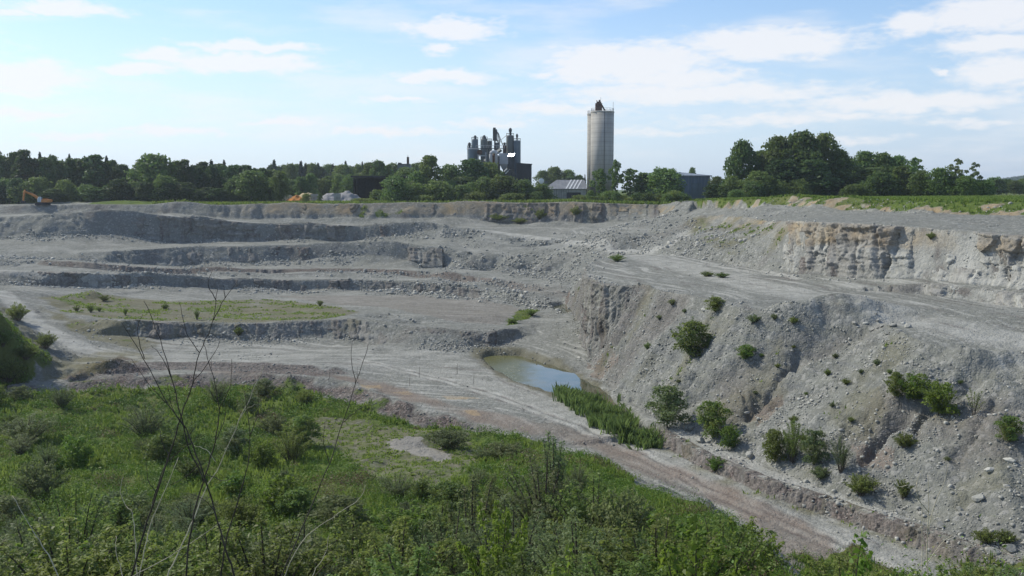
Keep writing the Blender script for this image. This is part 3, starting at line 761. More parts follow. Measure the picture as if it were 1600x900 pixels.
# ------------------------------------------------------------------ blasted rock faces: blocky sheets standing on the bench edges
def line_px(L): return 800 + L[:, 0] / L[:, 1] * FPX * (COSP + (90 / FPX) * SINP)
def one_way(L):
    p = line_px(L); k = int(np.argmin(p)); L = L[k:]; p = p[k:]
    keep = np.concatenate([[True], p[1:] > np.maximum.accumulate(p)[:-1] + 1e-6])
    return L[keep], p[keep]
def rock_face(toe, crest, lo, hi, step, seed, amp, label, pale=.3, dark=.15, ochre=0.0, red=0.0, olive=0.0, mid=None, colw=1.6, sink=.7, push=.35):
    Lc, pc = one_way(LINE3D[crest]); Lt, pt = one_way(LINE3D[toe])
    lo = max(lo, pc[0], pt[0]); hi = min(hi, pc[-1], pt[-1])
    pp = np.linspace(lo, hi, 4000); at_px = lambda L, p, q: np.stack([np.interp(q, p, L[:, i]) for i in range(3)], 1)
    cc = at_px(Lc, pc, pp); d = np.concatenate([[0], np.cumsum(np.hypot(np.diff(cc[:, 0]), np.diff(cc[:, 1])))])
    n = max(8, int(d[-1] / step)); u = np.linspace(0, d[-1], n); pu = np.interp(u, d, pp)
    C_ = at_px(Lc, pc, pu); T_ = at_px(Lt, pt, pu)
    if mid is not None:
        Lm, pm = one_way(LINE3D[mid]); M_ = at_px(Lm, pm, pu)
    k = max(3, int(3.0 / step)); tan = np.empty((n, 2))
    for i in range(n):
        a, b = max(0, i - k), min(n - 1, i + k); tan[i] = C_[b, :2] - C_[a, :2]
    tan /= np.linalg.norm(tan, axis=1)[:, None] + 1e-9
    nor = np.stack([tan[:, 1], -tan[:, 0]], 1)
    nor *= np.sign((-C_[:, 0] * nor[:, 0] - C_[:, 1] * nor[:, 1]))[:, None]
    H = np.maximum(.4, C_[:, 2] - T_[:, 2])
    nvv = max(8, int(H.max() / step)) + 1
    v = np.linspace(0, 1, nvv)
    U = np.repeat(u[:, None], nvv, 1) + seed * 37.0
    Z = v[None, :] * H[:, None]
    base = T_[:, None, :] * (1 - v)[None, :, None] + C_[:, None, :] * v[None, :, None]
    if mid is not None:
        w = .5; vm = np.clip(v / w, 0, 1)[None, :, None]; vt = np.clip((v - w) / (1 - w), 0, 1)[None, :, None]
        base = np.where((v < w)[None, :, None], T_[:, None, :] * (1 - vm) + M_[:, None, :] * vm, M_[:, None, :] * (1 - vt) + C_[:, None, :] * vt)
    Uw = U + fbm(U, Z, 3, 3, seed) * .5
    d1, r1 = worley(Uw, Z * .2 + fbm(U, Z, 4, 2, seed + 1) * .25, colw, seed + 2)
    d2, r2 = worley(Uw, Z * .38, colw * .42, seed + 3)
    d3, r3 = worley(Uw * .6 + fbm(U, Z, .8, 2, seed + 9) * .1, Z * 1.7, colw * .2, seed + 4)
    big = fbm(U, Z * .25, colw * 5, 3, seed + 5)
    disp = amp * ((r1 - .5) * 1.0 + (r2 - .5) * .55 + (r3 - .5) * .2 + big * .7) - amp * .6 * sstep(d1, .5, .75)
    ledge = np.floor((Z + fbm(U, Z, 5, 2, seed + 6) * .4) / .85); lr = (_hash(ledge.astype(np.int64), (U / 6).astype(np.int64), seed) & 255) / 255.0
    disp += amp * .42 * (lr - .5)
    disp *= np.clip(.25 + 3 * v, 0, 1)[None, :]
    foot = (1 - v)[None, :] ** 2.2 * (.35 + .5 * np.clip(fbm(U, Z, 3.5, 2, seed + 7), -.5, 1)) * np.minimum(H, 3)[:, None] * .35   # broken rock leaning at the foot
    fade = np.minimum(np.minimum(np.arange(n) / (2.0 / step), (n - 1 - np.arange(n)) / (2.0 / step)), 1)[:, None]
    off = (push + disp + foot) * fade - .25 * (1 - fade)
    P = base.copy()
    P[:, :, 0] += nor[:, 0][:, None] * off; P[:, :, 1] += nor[:, 1][:, None] * off
    P[:, :, 2] += .12 * (r3 - .5)
    top_j = fbm(u + seed * 37.0, u * 0, 1.2, 3, seed + 8) * .16
    P[:, -1, 2] += top_j; P[:, -2, 2] += top_j * .7
    # foot runs into the ground, lip runs back onto the bench
    foot_row = P[:, :1].copy(); foot_row[:, :, 2] -= sink
    rows = [foot_row, P]
    for back, dz in ((.35, .05), (1.0, .02), (2.0, -.25)):
        r_ = P[:, -1:].copy(); r_[:, 0, 0] = C_[:, 0] - nor[:, 0] * back + nor[:, 0] * off[:, -1] * (back < .6); r_[:, 0, 1] = C_[:, 1] - nor[:, 1] * back + nor[:, 1] * off[:, -1] * (back < .6)
        g = gz_np(r_[:, 0, 0], r_[:, 0, 1]); r_[:, 0, 2] = (np.minimum(g, C_[:, 2] + .4) + dz) if back > .5 else P[:, -1, 2] + .03
        rows.append(r_)
    P = np.concatenate(rows, 1); m_ = P.shape[1]
    me = bpy.data.meshes.new('rock_face'); idx = np.arange(n * m_).reshape(n, m_)
    me.vertices.add(n * m_); me.vertices.foreach_set("co", P.astype(np.float32).ravel())
    q4 = np.stack([idx[:-1, :-1], idx[1:, :-1], idx[1:, 1:], idx[:-1, 1:]], -1).reshape(-1).astype(np.int32); nf = len(q4) // 4
    me.loops.add(nf * 4); me.loops.foreach_set("vertex_index", q4); me.polygons.add(nf); me.polygons.foreach_set("loop_start", np.arange(0, nf * 4, 4, dtype=np.int32)); me.update(calc_edges=True)
    pad = lambda A: np.concatenate([A[:, :1], A, A[:, -1:], A[:, -1:], A[:, -1:]], 1)
    hv = v[None, :] + fbm(U, Z, 6, 2, seed + 11) * .06
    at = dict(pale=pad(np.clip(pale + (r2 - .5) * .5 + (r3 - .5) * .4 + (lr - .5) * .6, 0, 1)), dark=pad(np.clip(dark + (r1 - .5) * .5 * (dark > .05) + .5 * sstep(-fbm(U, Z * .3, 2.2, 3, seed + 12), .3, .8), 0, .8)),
              ochre=pad(ochre * sstep(hv + (lr - .5) * .16, .56, .66) * (1 - sstep(hv, .93, 1.0) * .6) * np.clip(.7 + .8 * fbm(U, Z, 5, 3, seed + 13) + .5 * (lr - .5), 0, 1)), red=pad(red * np.clip(.5 + fbm(U, Z, 4, 2, seed + 14), 0, 1)),
              olive=pad(olive * sstep(fbm(U, Z, 5, 3, seed + 15), .0, .5)), grass=np.zeros((n, m_)), wet=np.zeros((n, m_)))
    for nm, a in at.items():
        A_ = me.attributes.new(nm, 'FLOAT', 'POINT'); A_.data.foreach_set("value", a.astype(np.float32).ravel())
    me.materials.append(M_TERRAIN)
    o = bpy.data.objects.new('rock_face', me); COL.objects.link(o)
    return setprops(o, label, 'rock face', None, 'structure')
def gz_np(x, y):
    j = np.clip(np.searchsorted(ys, y) - 1, 0, NR - 2)
    f = (x / (y + 15.0) - ss[0]) / (ss[1] - ss[0]); k = np.clip(f.astype(int), 0, NS - 2)
    ty = np.clip((y - ys[j]) / (ys[j + 1] - ys[j]), 0, 1); tk = np.clip(f - k, 0, 1)
    return (GZ[j, k] * (1 - tk) + GZ[j, k + 1] * tk) * (1 - ty) + (GZ[j + 1, k] * (1 - tk) + GZ[j + 1, k + 1] * tk) * ty
rock_face('cliff_toe', 'cliff_top', 1228, 1800, .16, 1, 1.35, 'blocky white and ochre limestone cliff of the right wall', .62, .10, .85, mid='cliff_mid', colw=2.6, push=.5)
rock_face('ledge_toe', 'ledge_top', 1440, 1800, .14, 2, .8, 'low jagged ledge below the right limestone cliff', .55, .1, colw=1.3)
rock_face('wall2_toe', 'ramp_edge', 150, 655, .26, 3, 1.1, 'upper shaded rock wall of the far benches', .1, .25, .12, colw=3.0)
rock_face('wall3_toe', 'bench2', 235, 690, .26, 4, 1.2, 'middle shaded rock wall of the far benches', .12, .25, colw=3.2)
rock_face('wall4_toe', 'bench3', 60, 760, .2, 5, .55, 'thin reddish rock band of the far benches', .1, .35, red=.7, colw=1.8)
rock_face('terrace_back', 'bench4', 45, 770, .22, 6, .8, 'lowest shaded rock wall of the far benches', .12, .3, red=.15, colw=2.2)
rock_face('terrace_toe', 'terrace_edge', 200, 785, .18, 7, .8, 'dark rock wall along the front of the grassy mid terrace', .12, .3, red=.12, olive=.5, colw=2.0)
rock_face('tip_foot', 'pen_crest', 905, 1006, .15, 8, .7, 'grey marl face at the tip of the spur', .12, .28, olive=.25, colw=2.0, push=.5)
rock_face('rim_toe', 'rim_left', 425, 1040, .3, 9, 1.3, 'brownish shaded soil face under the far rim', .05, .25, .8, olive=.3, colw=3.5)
rock_face('step_toe', 'step_top', 1020, 1700, .1, 10, .35, 'low brown rock step along the haul road', .1, .55, red=.35, olive=.4, colw=.9, sink=.3, push=.12)
# ------------------------------------------------------------------ building blocks
class MB:
    def __init__(self): self.v = []; self.f = []
    def box(self, c, s, rz=0.0, taper=(1, 1)):
        b = len(self.v); cr, sr = math.cos(rz), math.sin(rz)
        for z in (-.5, .5):
            k = taper if z > 0 else (1, 1)
            for x, y in ((-.5, -.5), (.5, -.5), (.5, .5), (-.5, .5)):
                X, Y = x * s[0] * k[0], y * s[1] * k[1]
                self.v.append((c[0] + X * cr - Y * sr, c[1] + X * sr + Y * cr, c[2] + z * s[2]))
        self.f += [(b, b+3, b+2, b+1), (b+4, b+5, b+6, b+7), (b, b+1, b+5, b+4), (b+1, b+2, b+6, b+5), (b+2, b+3, b+7, b+6), (b+3, b, b+4, b+7)]
        return self
    def tube(self, pts, rad, n=8, caps=True):
        b = len(self.v); pts = [Vector(p) for p in pts]
        if isinstance(rad, (int, float)): rad = [rad] * len(pts)
        for i, p in enumerate(pts):
            t = (pts[min(i + 1, len(pts) - 1)] - pts[max(i - 1, 0)]).normalized()
            a = t.cross(Vector((0, 0, 1)))
            if a.length < .05: a = Vector((1, 0, 0))
            a.normalize(); c = t.cross(a)
            for k in range(n):
                w = 2 * math.pi * k / n
                self.v.append(tuple(p + (a * math.cos(w) + c * math.sin(w)) * rad[i]))
        for i in range(len(pts) - 1):
            for k in range(n):
                k2 = (k + 1) % n
                self.f.append((b + i*n + k, b + i*n + k2, b + (i+1)*n + k2, b + (i+1)*n + k))
        if caps:
            self.f.append(tuple(b + k for k in range(n))[::-1]); self.f.append(tuple(b + (len(pts)-1)*n + k for k in range(n)))
        return self
    def lathe(self, prof, n=32, c=(0, 0)):
        b = len(self.v)
        for r, z in prof:
            for k in range(n):
                w = 2 * math.pi * k / n
                self.v.append((c[0] + r * math.cos(w), c[1] + r * math.sin(w), z))
        for i in range(len(prof) - 1):
            for k in range(n):
                k2 = (k + 1) % n
                self.f.append((b + i*n + k, b + i*n + k2, b + (i+1)*n + k2, b + (i+1)*n + k))
        self.f.append(tuple(b + k for k in range(n))[::-1]); self.f.append(tuple(b + (len(prof)-1)*n + k for k in range(n)))
        return self
    def prism(self, pts2, y0, y1):
        """outline in x,z extruded along y"""
        b = len(self.v); n = len(pts2)
        for y in (y0, y1):
            for x, z in pts2: self.v.append((x, y, z))
        self.f.append(tuple(b + k for k in range(n))); self.f.append(tuple(b + n + k for k in range(n))[::-1])
        for k in range(n):
            k2 = (k + 1) % n
            self.f.append((b + k, b + n + k, b + n + k2, b + k2))
        return self
    def poly(self, pts):
        b = len(self.v); self.v += [tuple(p) for p in pts]; self.f.append(tuple(range(b, b + len(pts)))); return self
    def build(self, name, mat, parent=None, smooth=False):
        me = bpy.data.meshes.new(name)
        me.from_pydata(self.v, [], self.f)
        bm = bmesh.new(); bm.from_mesh(me); bmesh.ops.recalc_face_normals(bm, faces=bm.faces); bm.to_mesh(me); bm.free()
        if smooth:
            me.polygons.foreach_set("use_smooth", np.ones(len(me.polygons), dtype=bool))
        me.materials.append(mat)
        o = bpy.data.objects.new(name, me); COL.objects.link(o)
        if parent is not None: o.parent = parent
        return o
def thing(name, label, cat, loc, rz=0.0, group=None, scale=None):
    o = bpy.data.objects.new(name, None); COL.objects.link(o)
    o.empty_display_size = .5
    o.location = loc; o.rotation_euler = (0, 0, rz)
    if scale is not None: o.scale = scale
    return setprops(o, label, cat, group)
def part(name, mesh, parent):
    o = bpy.data.objects.new(name, mesh); COL.objects.link(o); o.parent = parent
    return o
def quads_mesh(name, V, mat, tint=None, nper=4, smooth=False):
    """V: (faces, nper, 3) array of loose faces"""
    nf = V.shape[0]
    me = bpy.data.meshes.new(name)
    me.vertices.add(nf * nper); me.vertices.foreach_set("co", V.astype(np.float32).ravel())
    me.loops.add(nf * nper); me.loops.foreach_set("vertex_index", np.arange(nf * nper, dtype=np.int32))
    me.polygons.add(nf); me.polygons.foreach_set("loop_start", np.arange(0, nf * nper, nper, dtype=np.int32))
    me.update(calc_edges=True)
    if tint is not None:
        at = me.attributes.new("tint", 'FLOAT', 'FACE'); at.data.foreach_set("value", tint.astype(np.float32))
    me.materials.append(mat)
    return me

def mat_plain(name, col, rough=.8, spec=.3, metal=0, var=.25, scale=.6, bump=0.0):
    m, t, out = new_mat(name)
    P = tobj(t)
    n = tnoise(t, scale, 5, .65, P)
    dark = tuple(c * (1 - var) for c in col); lite = tuple(min(1, c * (1 + var)) for c in col)
    c = tmix(t, tramp(t, n, .3, .7), dark, lite)
    nrm = tbump(t, tnoise(t, scale * 6, 3, .6, P), bump, .05) if bump else None
    tprin(t, out, c, rough, spec, metal, nrm)
    return m
def mat_leaf(name, a, b, trans=.3, gloss=.3, var=.35, rough=.55):
    m, t, out = new_mat(name)
    oi = t.nodes.new('ShaderNodeObjectInfo')
    at = t.nodes.new('ShaderNodeAttribute'); at.attribute_name = 'tint'
    c = tmix(t, at.outputs['Fac'], a, b)
    hsv = t.nodes.new('ShaderNodeHueSaturation')
    t.links.new(c, hsv.inputs['Color'])
    t.links.new(tramp(t, oi.outputs['Random'], 0, 1, 1 - var, 1 + var), hsv.inputs['Value'])
    r2 = tmath(t, 'FRACT', tmath(t, 'MULTIPLY', oi.outputs['Random'], 7.31))
    t.links.new(tramp(t, r2, 0, 1, .475, .525), hsv.inputs['Hue'])
    p = t.nodes.new('ShaderNodeBsdfPrincipled')
    t.links.new(hsv.outputs[0], p.inputs['Base Color']); p.inputs['Roughness'].default_value = rough; p.inputs['Specular IOR Level'].default_value = gloss
    tr = t.nodes.new('ShaderNodeBsdfTranslucent'); t.links.new(tmix(t, .5, hsv.outputs[0], tuple(x * 1.3 for x in b)), tr.inputs['Color'])
    mx = t.nodes.new('ShaderNodeMixShader'); mx.inputs[0].default_value = trans
    t.links.new(p.outputs[0], mx.inputs[1]); t.links.new(tr.outputs[0], mx.inputs[2]); t.links.new(mx.outputs[0], out.inputs['Surface'])
    return m
M_BARK = mat_plain("bark", (.085, .070, .055), .95, .1, 0, .4, 3)
M_LEAF_DARK = mat_leaf("dark_leaves", (.036, .070, .022), (.095, .145, .038), .34, .2)
M_LEAF_MID = mat_leaf("mid_leaves", (.062, .112, .024), (.150, .210, .050), .45, .28)
M_LEAF_CON = mat_leaf("needles", (.014, .028, .014), (.030, .050, .024), .1, .1)
M_LEAF_SHRUB = mat_leaf("shrub_leaves", (.082, .132, .026), (.185, .235, .055), .5, .35, .25)
M_LEAF_GREY = mat_leaf("grey_green_leaves", (.088, .124, .044), (.175, .212, .080), .45, .35, .25)
M_LEAF_BRIGHT = mat_leaf("bright_leaves", (.080, .145, .016), (.165, .240, .036), .5, .35, .2)
M_GRASS = mat_leaf("grass_blades", (.085, .145, .018), (.200, .245, .050), .5, .25, .1)
M_REED = mat_leaf("reed_blades", (.075, .135, .030), (.165, .225, .065), .5, .3, .1)
M_DRY = mat_plain("dry_stalk", (.42, .37, .27), .8, .2, 0, .3, 8)
M_TWIG = mat_plain("dark_twig", (.055, .045, .038), .85, .2, 0, .4, 12)

def rnd_dirs(rs, n):
    d = rs.normal(size=(n, 3)); return d / np.linalg.norm(d, axis=1)[:, None]
def leaf_quads(rs, P, D, size, aspect=.6, jitter=.9, kite=False):
    """one leaf-sized face at each point, facing roughly along D"""
    n = len(P)
    nrm = D + rs.normal(size=(n, 3)) * jitter
    nrm /= np.linalg.norm(nrm, axis=1)[:, None] + 1e-9
    a = np.cross(nrm, rnd_dirs(rs, n)); a /= np.linalg.norm(a, axis=1)[:, None] + 1e-9
    b = np.cross(nrm, a)
    s = (size * rs.uniform(.6, 1.3, n))[:, None]
    h = s * aspect
    fold = nrm * s * .18
    if kite:
        return np.stack([P - a * s * .5, P + b * h * .5 - a * s * .05 + fold, P + a * s * .55, P - b * h * .5 - a * s * .05 + fold], 1)
    j = lambda: 1 + rs.uniform(-.35, .35, (n, 1))
    return np.stack([P - a * s * .5 * j() - b * h * .4 * j(), P + a * s * .5 * j() - b * h * .5 * j() + fold, P + a * s * .45 * j() + b * h * .5 * j(), P - a * s * .5 * j() + b * h * .45 * j() - fold], 1)

def envelope(kind, z):
    if kind == 'oak': return math.sin(math.pi * min(1, max(0, (z * .93 + .07)) ) ** .85) ** .6
    if kind == 'dense': return (math.sin(math.pi * min(1, z * .88 + .10)) ** .5)
    if kind == 'tall': return .25 + .75 * math.sin(math.pi * min(1, z ** .8)) ** .8 if z < .97 else .3
    if kind == 'loose': return (math.sin(math.pi * min(1, z * .9 + .05)) ** .8)
    if kind == 'bush': return max(0, 1 - (max(0, z - .25) / .78) ** 2.2) ** .5
    return 1
def make_tree_meshes(kind, seed, h, w, nlobe, nleaf, size, mat, lobe_r=.2, base=.12, trunk_r=.28):
    rs = np.random.RandomState(seed); R = random.Random(seed)
    lobes = []
    if kind == 'conifer':
        P, D = [], []
        tiers = 22
        for i in range(tiers):
            z = h * (.10 + .9 * i / tiers); r = w / 2 * (1 - i / tiers) ** .85 * R.uniform(.8, 1.15) + .15
            m = int(nleaf / tiers * (1.7 - 1.4 * i / tiers))
            ang = rs.uniform(0, 2 * math.pi, m); rr = r * np.sqrt(rs.uniform(.05, 1, m)) * (1 + .22 * np.sin(ang * 5 + i * 2.1))
            P.append(np.stack([np.cos(ang) * rr, np.sin(ang) * rr, z - rr * .28 + rs.normal(size=m) * .25], 1))
            D.append(np.stack([np.cos(ang) * .6, np.sin(ang) * .6, np.full(m, .7)], 1))
        P = np.concatenate(P); D = np.concatenate(D)
    else:
        for i in range(nlobe):
            z = base + (1 - base) * ((i + .5) / nlobe) ** .9
            zz = (z - base) / (1 - base)
            e = envelope(kind, zz)
            ang = i * 2.399 + R.uniform(-.5, .5)
            lr = lobe_r * w * R.uniform(.65, 1.2) * (.55 + .45 * e)
            rad = max(0, w / 2 * e - lr * .75) * (R.uniform(.55, 1.05) if i % 4 else R.uniform(0, .4))
            lobes.append((math.cos(ang) * rad, math.sin(ang) * rad, min(z * h, h - lr * .8), lr))
        wts = np.array([l[3] ** 2 for l in lobes]); wts /= wts.sum()
        pick = rs.choice(len(lobes), nleaf, p=wts)
        L = np.array(lobes)[pick]
        D = rnd_dirs(rs, nleaf); D[:, 2] = np.where(D[:, 2] < -.35, -D[:, 2], D[:, 2])
        lump = 1 + .22 * np.sin(D[:, 0] * 5 + L[:, 0] * 3) * np.sin(D[:, 1] * 5 + L[:, 1] * 3) + .12 * np.sin(D[:, 2] * 9 + L[:, 2])
        rr = L[:, 3] * lump * (rs.uniform(.35, 1.0, nleaf) ** .45) * (1 + np.abs(rs.normal(size=nleaf)) * .10)
        P = L[:, :3] + D * rr[:, None] * np.array([1, 1, .85])
        P[:, 2] = np.maximum(P[:, 2], .03 * h)
    V = leaf_quads(rs, P, D, np.full(len(P), size), .75, .75)
    tint = np.clip(rs.uniform(0, 1, len(P)) * .7 + .3 * (np.sin(P[:, 0] * 1.3 + seed) * np.sin(P[:, 1] * 1.1) * .5 + .5), 0, 1)
    crown = quads_mesh(kind + "_crown", V, mat, tint)
    mb = MB()
    top = h * (.92 if kind == 'conifer' else .7)
    bend = [(R.uniform(-.02, .02) * w, R.uniform(-.02, .02) * w, h * -.03)] + [(R.uniform(-.04, .04) * w, R.uniform(-.04, .04) * w, top * q) for q in (.25, .5, .75, 1)]
    mb.tube(bend, [trunk_r * 1.25, trunk_r, trunk_r * .75, trunk_r * .5, trunk_r * .15], 7)
    if kind != 'conifer':
        for i, l in enumerate(lobes[::max(1, len(lobes) // 9)]):
            q = min(.8, max(.15, l[2] / h * .6)); b0 = Vector((0, 0, h * q)); e = Vector(l[:3])
            mb.tube([b0, b0.lerp(e, .5) + Vector((0, 0, .06 * h)), e], [trunk_r * .45, trunk_r * .28, trunk_r * .08], 5)
    tme = bpy.data.meshes.new(kind + "_trunk"); tme.from_pydata(mb.v, [], mb.f); tme.materials.append(M_BARK)
    return crown, tme, h, w
PROTO = {}
def proto(key, *a, **k): PROTO[key] = make_tree_meshes(*a, **k)
proto('oak1', 'oak', 1, 16, 15, 30, 5200, .62, M_LEAF_MID)
proto('oak2', 'oak', 2, 16, 14, 26, 4800, .62, M_LEAF_MID, .22)
proto('dense1', 'dense', 3, 17, 10, 30, 4200, .66, M_LEAF_DARK, .24, .05)
proto('dense2', 'dense', 4, 17, 11, 28, 4200, .66, M_LEAF_DARK, .22, .05)
proto('dense3', 'dense', 5, 16, 9, 26, 3800, .62, M_LEAF_DARK, .26, .05)
proto('tall1', 'tall', 6, 18, 7, 26, 3200, .58, M_LEAF_DARK, .26, .06)
proto('tall2', 'tall', 7, 16, 8, 26, 3200, .55, M_LEAF_MID, .24, .06)
proto('loose1', 'loose', 8, 12, 8, 22, 1900, .48, M_LEAF_MID, .17, .15, .16)
proto('loose2', 'loose', 9, 12, 7, 18, 1300, .45, M_LEAF_GREY, .15, .2, .14)
proto('bush1', 'bush', 10, 8, 10, 26, 4200, .40, M_LEAF_MID, .24, .1, .14)
proto('bush2', 'bush', 11, 6, 8, 22, 3200, .34, M_LEAF_MID, .24, .1, .12)
proto('bush3', 'bush', 12, 5, 7, 20, 2800, .30, M_LEAF_SHRUB, .24, .1, .10)
proto('con1', 'conifer', 13, 18, 6.5, 0, 2600, .6, M_LEAF_CON)
proto('con2', 'conifer', 14, 16, 5.5, 0, 2200, .55, M_LEAF_CON)
TR = random.Random(77)
def plant(kind, px, top_py, wpx, Y, label, cat='tree', group=None, name=None):
    rx, rz = ray(px, top_py)
    x = rx * Y; zg = gz(x, Y) - .15
    ht = CAMZ + rz * Y - zg
    crown, trunk, h, w = PROTO[kind]
    sw = wpx * Y / FPX / w
    nm = name or {'oak': 'broadleaf_tree', 'dense': 'broadleaf_tree', 'tall': 'broadleaf_tree', 'loose': 'young_tree', 'bush': 'bush', 'con': 'conifer_tree'}[kind.rstrip('0123456789')]
    t = thing(nm, label, cat, (x, Y, zg), TR.uniform(0, 6.28), group, (sw, sw, ht / h))
    part('foliage' if nm == 'bush' else 'crown', crown, t); part('stem' if nm == 'bush' else 'trunk', trunk, t)
    return t
# ------------------------------------------------------------------ materials of the works
def mat_concrete_silo():
    m, t, out = new_mat("silo_concrete")
    O = tobj(t)
    sep = t.nodes.new('ShaderNodeSeparateXYZ'); t.links.new(O, sep.inputs[0])
    z = sep.outputs[2]
    ring = tramp(t, tmath(t, 'ABSOLUTE', tmath(t, 'SUBTRACT', tmath(t, 'FRACT', tmath(t, 'MULTIPLY', z, .62)), .5)), .44, .5)
    lift = t.nodes.new('ShaderNodeTexWhiteNoise'); lift.noise_dimensions = '1D'
    t.links.new(tmath(t, 'FLOOR', tmath(t, 'ADD', tmath(t, 'MULTIPLY', z, .62), .5)), lift.inputs['W'])
    stain = tnoise(t, 1.0, 5, .65, tvec(t, O, .5, .5, .05))
    c = tmix(t, tramp(t, stain, .3, .7), (.34, .315, .27), (.47, .445, .395))
    c = tmix(t, tmath(t, 'MULTIPLY', lift.outputs['Value'], .35), c, (.26, .25, .23))
    c = tmix(t, tmath(t, 'MULTIPLY', ring, .6), c, (.16, .15, .135))
    tprin(t, out, c, 1.0, .03, 0, tbump(t, tmath(t, 'ADD', ring, tnoise(t, 3, 4, .6, O)), .3, .06))
    return m
def mat_sheet(name, col, axis='x', freq=3.0, rough=.55, metal=.0, var=.2):
    m, t, out = new_mat(name)
    O = tobj(t); sep = t.nodes.new('ShaderNodeSeparateXYZ'); t.links.new(O, sep.inputs[0])
    w = tmath(t, 'SINE', tmath(t, 'MULTIPLY', sep.outputs['xyz'.index(axis)], freq * 6.28))
    st = tnoise(t, .5, 5, .6, tvec(t, O, 1, 1, .2))
    c = tmix(t, tramp(t, st, .3, .7), tuple(v * (1 - var) for v in col), tuple(v * (1 + var) for v in col))
    tprin(t, out, c, rough, .4, metal, tbump(t, w, .5, .04))
    return m
M_SILO = mat_concrete_silo()
M_DARKSTEEL = mat_plain("dark_steel", (.05, .055, .06), .6, .4, .3, .4, .5)
M_BLUESTEEL = mat_sheet("blue_grey_sheet", (.115, .150, .175), 'z', .5)
M_GREYSTEEL = mat_sheet("grey_green_sheet", (.130, .145, .140), 'z', .4)
M_BLACKSHEET = mat_sheet("black_sheet", (.022, .025, .03), 'x', 1.0)
M_BROWNSTEEL = mat_plain("brown_rusty_steel", (.10, .06, .045), .8, .2, .1, .5, .6)
M_PALEPANEL = mat_sheet("pale_grey_panel", (.40, .40, .41), 'x', .6, .5)
M_WHITE = mat_plain("white_paint", (.72, .72, .70), .5, .4, 0, .12, 1)
M_MIRROR = mat_plain("bright_sheet_metal", (.80, .82, .85), .38, .5, 1.0, .04, 1)
M_HALLWALL = mat_sheet("hall_blue_grey", (.115, .155, .205), 'x', .35)
M_HALLROOF = mat_sheet("hall_roof", (.19, .215, .24), 'x', .6)
M_SHEDROOF = mat_sheet("shed_fibre_roof", (.165, .165, .165), 'x', .8)
M_PALERIB = mat_plain("pale_roof_light", (.55, .56, .55), .6, .3, 0, .1)
M_BLOCKWALL = mat_plain("pale_block_wall", (.34, .33, .31), .9, .1, 0, .25, .8)
M_DARKWOOD = mat_plain("dark_timber", (.035, .033, .032), .9, .1, 0, .4, 1)
M_ORANGE = mat_plain("orange_paint", (.40, .16, .03), .5, .4, 0, .2, 1.5)
M_GLASSB = mat_plain("cab_glass", (.22, .32, .40), .15, .6, 0, .15, 1)
M_TRACK = mat_plain("track_steel", (.04, .04, .045), .8, .2, .3, .4, 2)
M_REDPAINT = mat_plain("dark_red_paint", (.14, .03, .028), .5, .4, 0, .2, 1)
M_TYRE = mat_plain("tyre_rubber", (.025, .025, .025), .9, .1, 0, .3, 2)

def wx(px, Y): return (px - 800.0) / FPX / (COSP + (150 / FPX) * SINP) * Y
def wz(py, Y): return CAMZ + ray(800, py)[1] * Y
def wl(pixels, Y): return pixels * Y / FPX

# ------------------------------------------------------------------ the two concrete silos
def big_silo(px0, px1, top_py, Y, label, gear):
    x = wx((px0 + px1) / 2, Y); r = wl(px1 - px0, Y) / 2; z0 = gz(x, Y) - .3; H = wz(top_py, Y) - z0
    t = thing('concrete_silo', label, 'silo', (x, Y, z0))
    MB().lathe([(r, 0), (r, H), (r * .97, H + .02)], 64).build('shell', M_SILO, t, True)
    mb = MB()
    mb.lathe([(r + .12, H - .35), (r + .12, H + .12), (r - .2, H + .25)], 64)
    mb.build('roof_slab', M_SILO, t)
    # guard rail
    mb = MB()
    for k in range(20):
        a = k * math.pi / 10
        mb.tube([(math.cos(a) * (r - .1), math.sin(a) * (r - .1), H + .1), (math.cos(a) * (r - .1), math.sin(a) * (r - .1), H + 1.25)], .035, 5)
    for zz in (.7, 1.25):
        mb.tube([(math.cos(k * math.pi / 24) * (r - .1), math.sin(k * math.pi / 24) * (r - .1), H + zz) for k in range(49)], .03, 5)
    mb.build('guard_rail', M_DARKSTEEL, t)
    mb = MB().tube([(.1 * r, -r - .12, 0), (.1 * r, -r - .12, H)], .07, 6)
    mb.build('downpipe', M_DARKSTEEL, t)
    if gear:
        hx = wl(-6, Y)
        mb = MB().box((hx, 0, H + 1.6), (2.3, 2.4, 2.9)).box((hx + .1, 0, H + 3.3), (1.5, 1.6, .7)).box((hx + .35, .2, H + 3.95), (.6, .6, .7))
        mb.tube([(hx - .7, -.6, H + 3.0), (hx - .7, -.6, H + 4.2)], .12, 6).tube([(hx + .9, 0, H + 2.8), (hx + 2.4, 0, H + .3)], .28, 8)
        mb.build('headhouse', M_BROWNSTEEL, t)
        MB().tube([(r - .3, 0, H), (r - .3, 0, H + 3.6)], .05, 6).build('antenna', M_DARKSTEEL, t)
        MB().tube([(-r * .15, .3, H + 4.2), (-r * .15, .3, H + 5.2)], .04, 6).build('antenna', M_DARKSTEEL, t)
    return t
big_silo(922.5, 958, 175, 362, 'tall ringed concrete silo with a dark headhouse and railing on its roof', True)
big_silo(917, 940, 178.5, 374, 'slightly lower concrete silo showing as a narrow strip beside the headhouse silo', False)

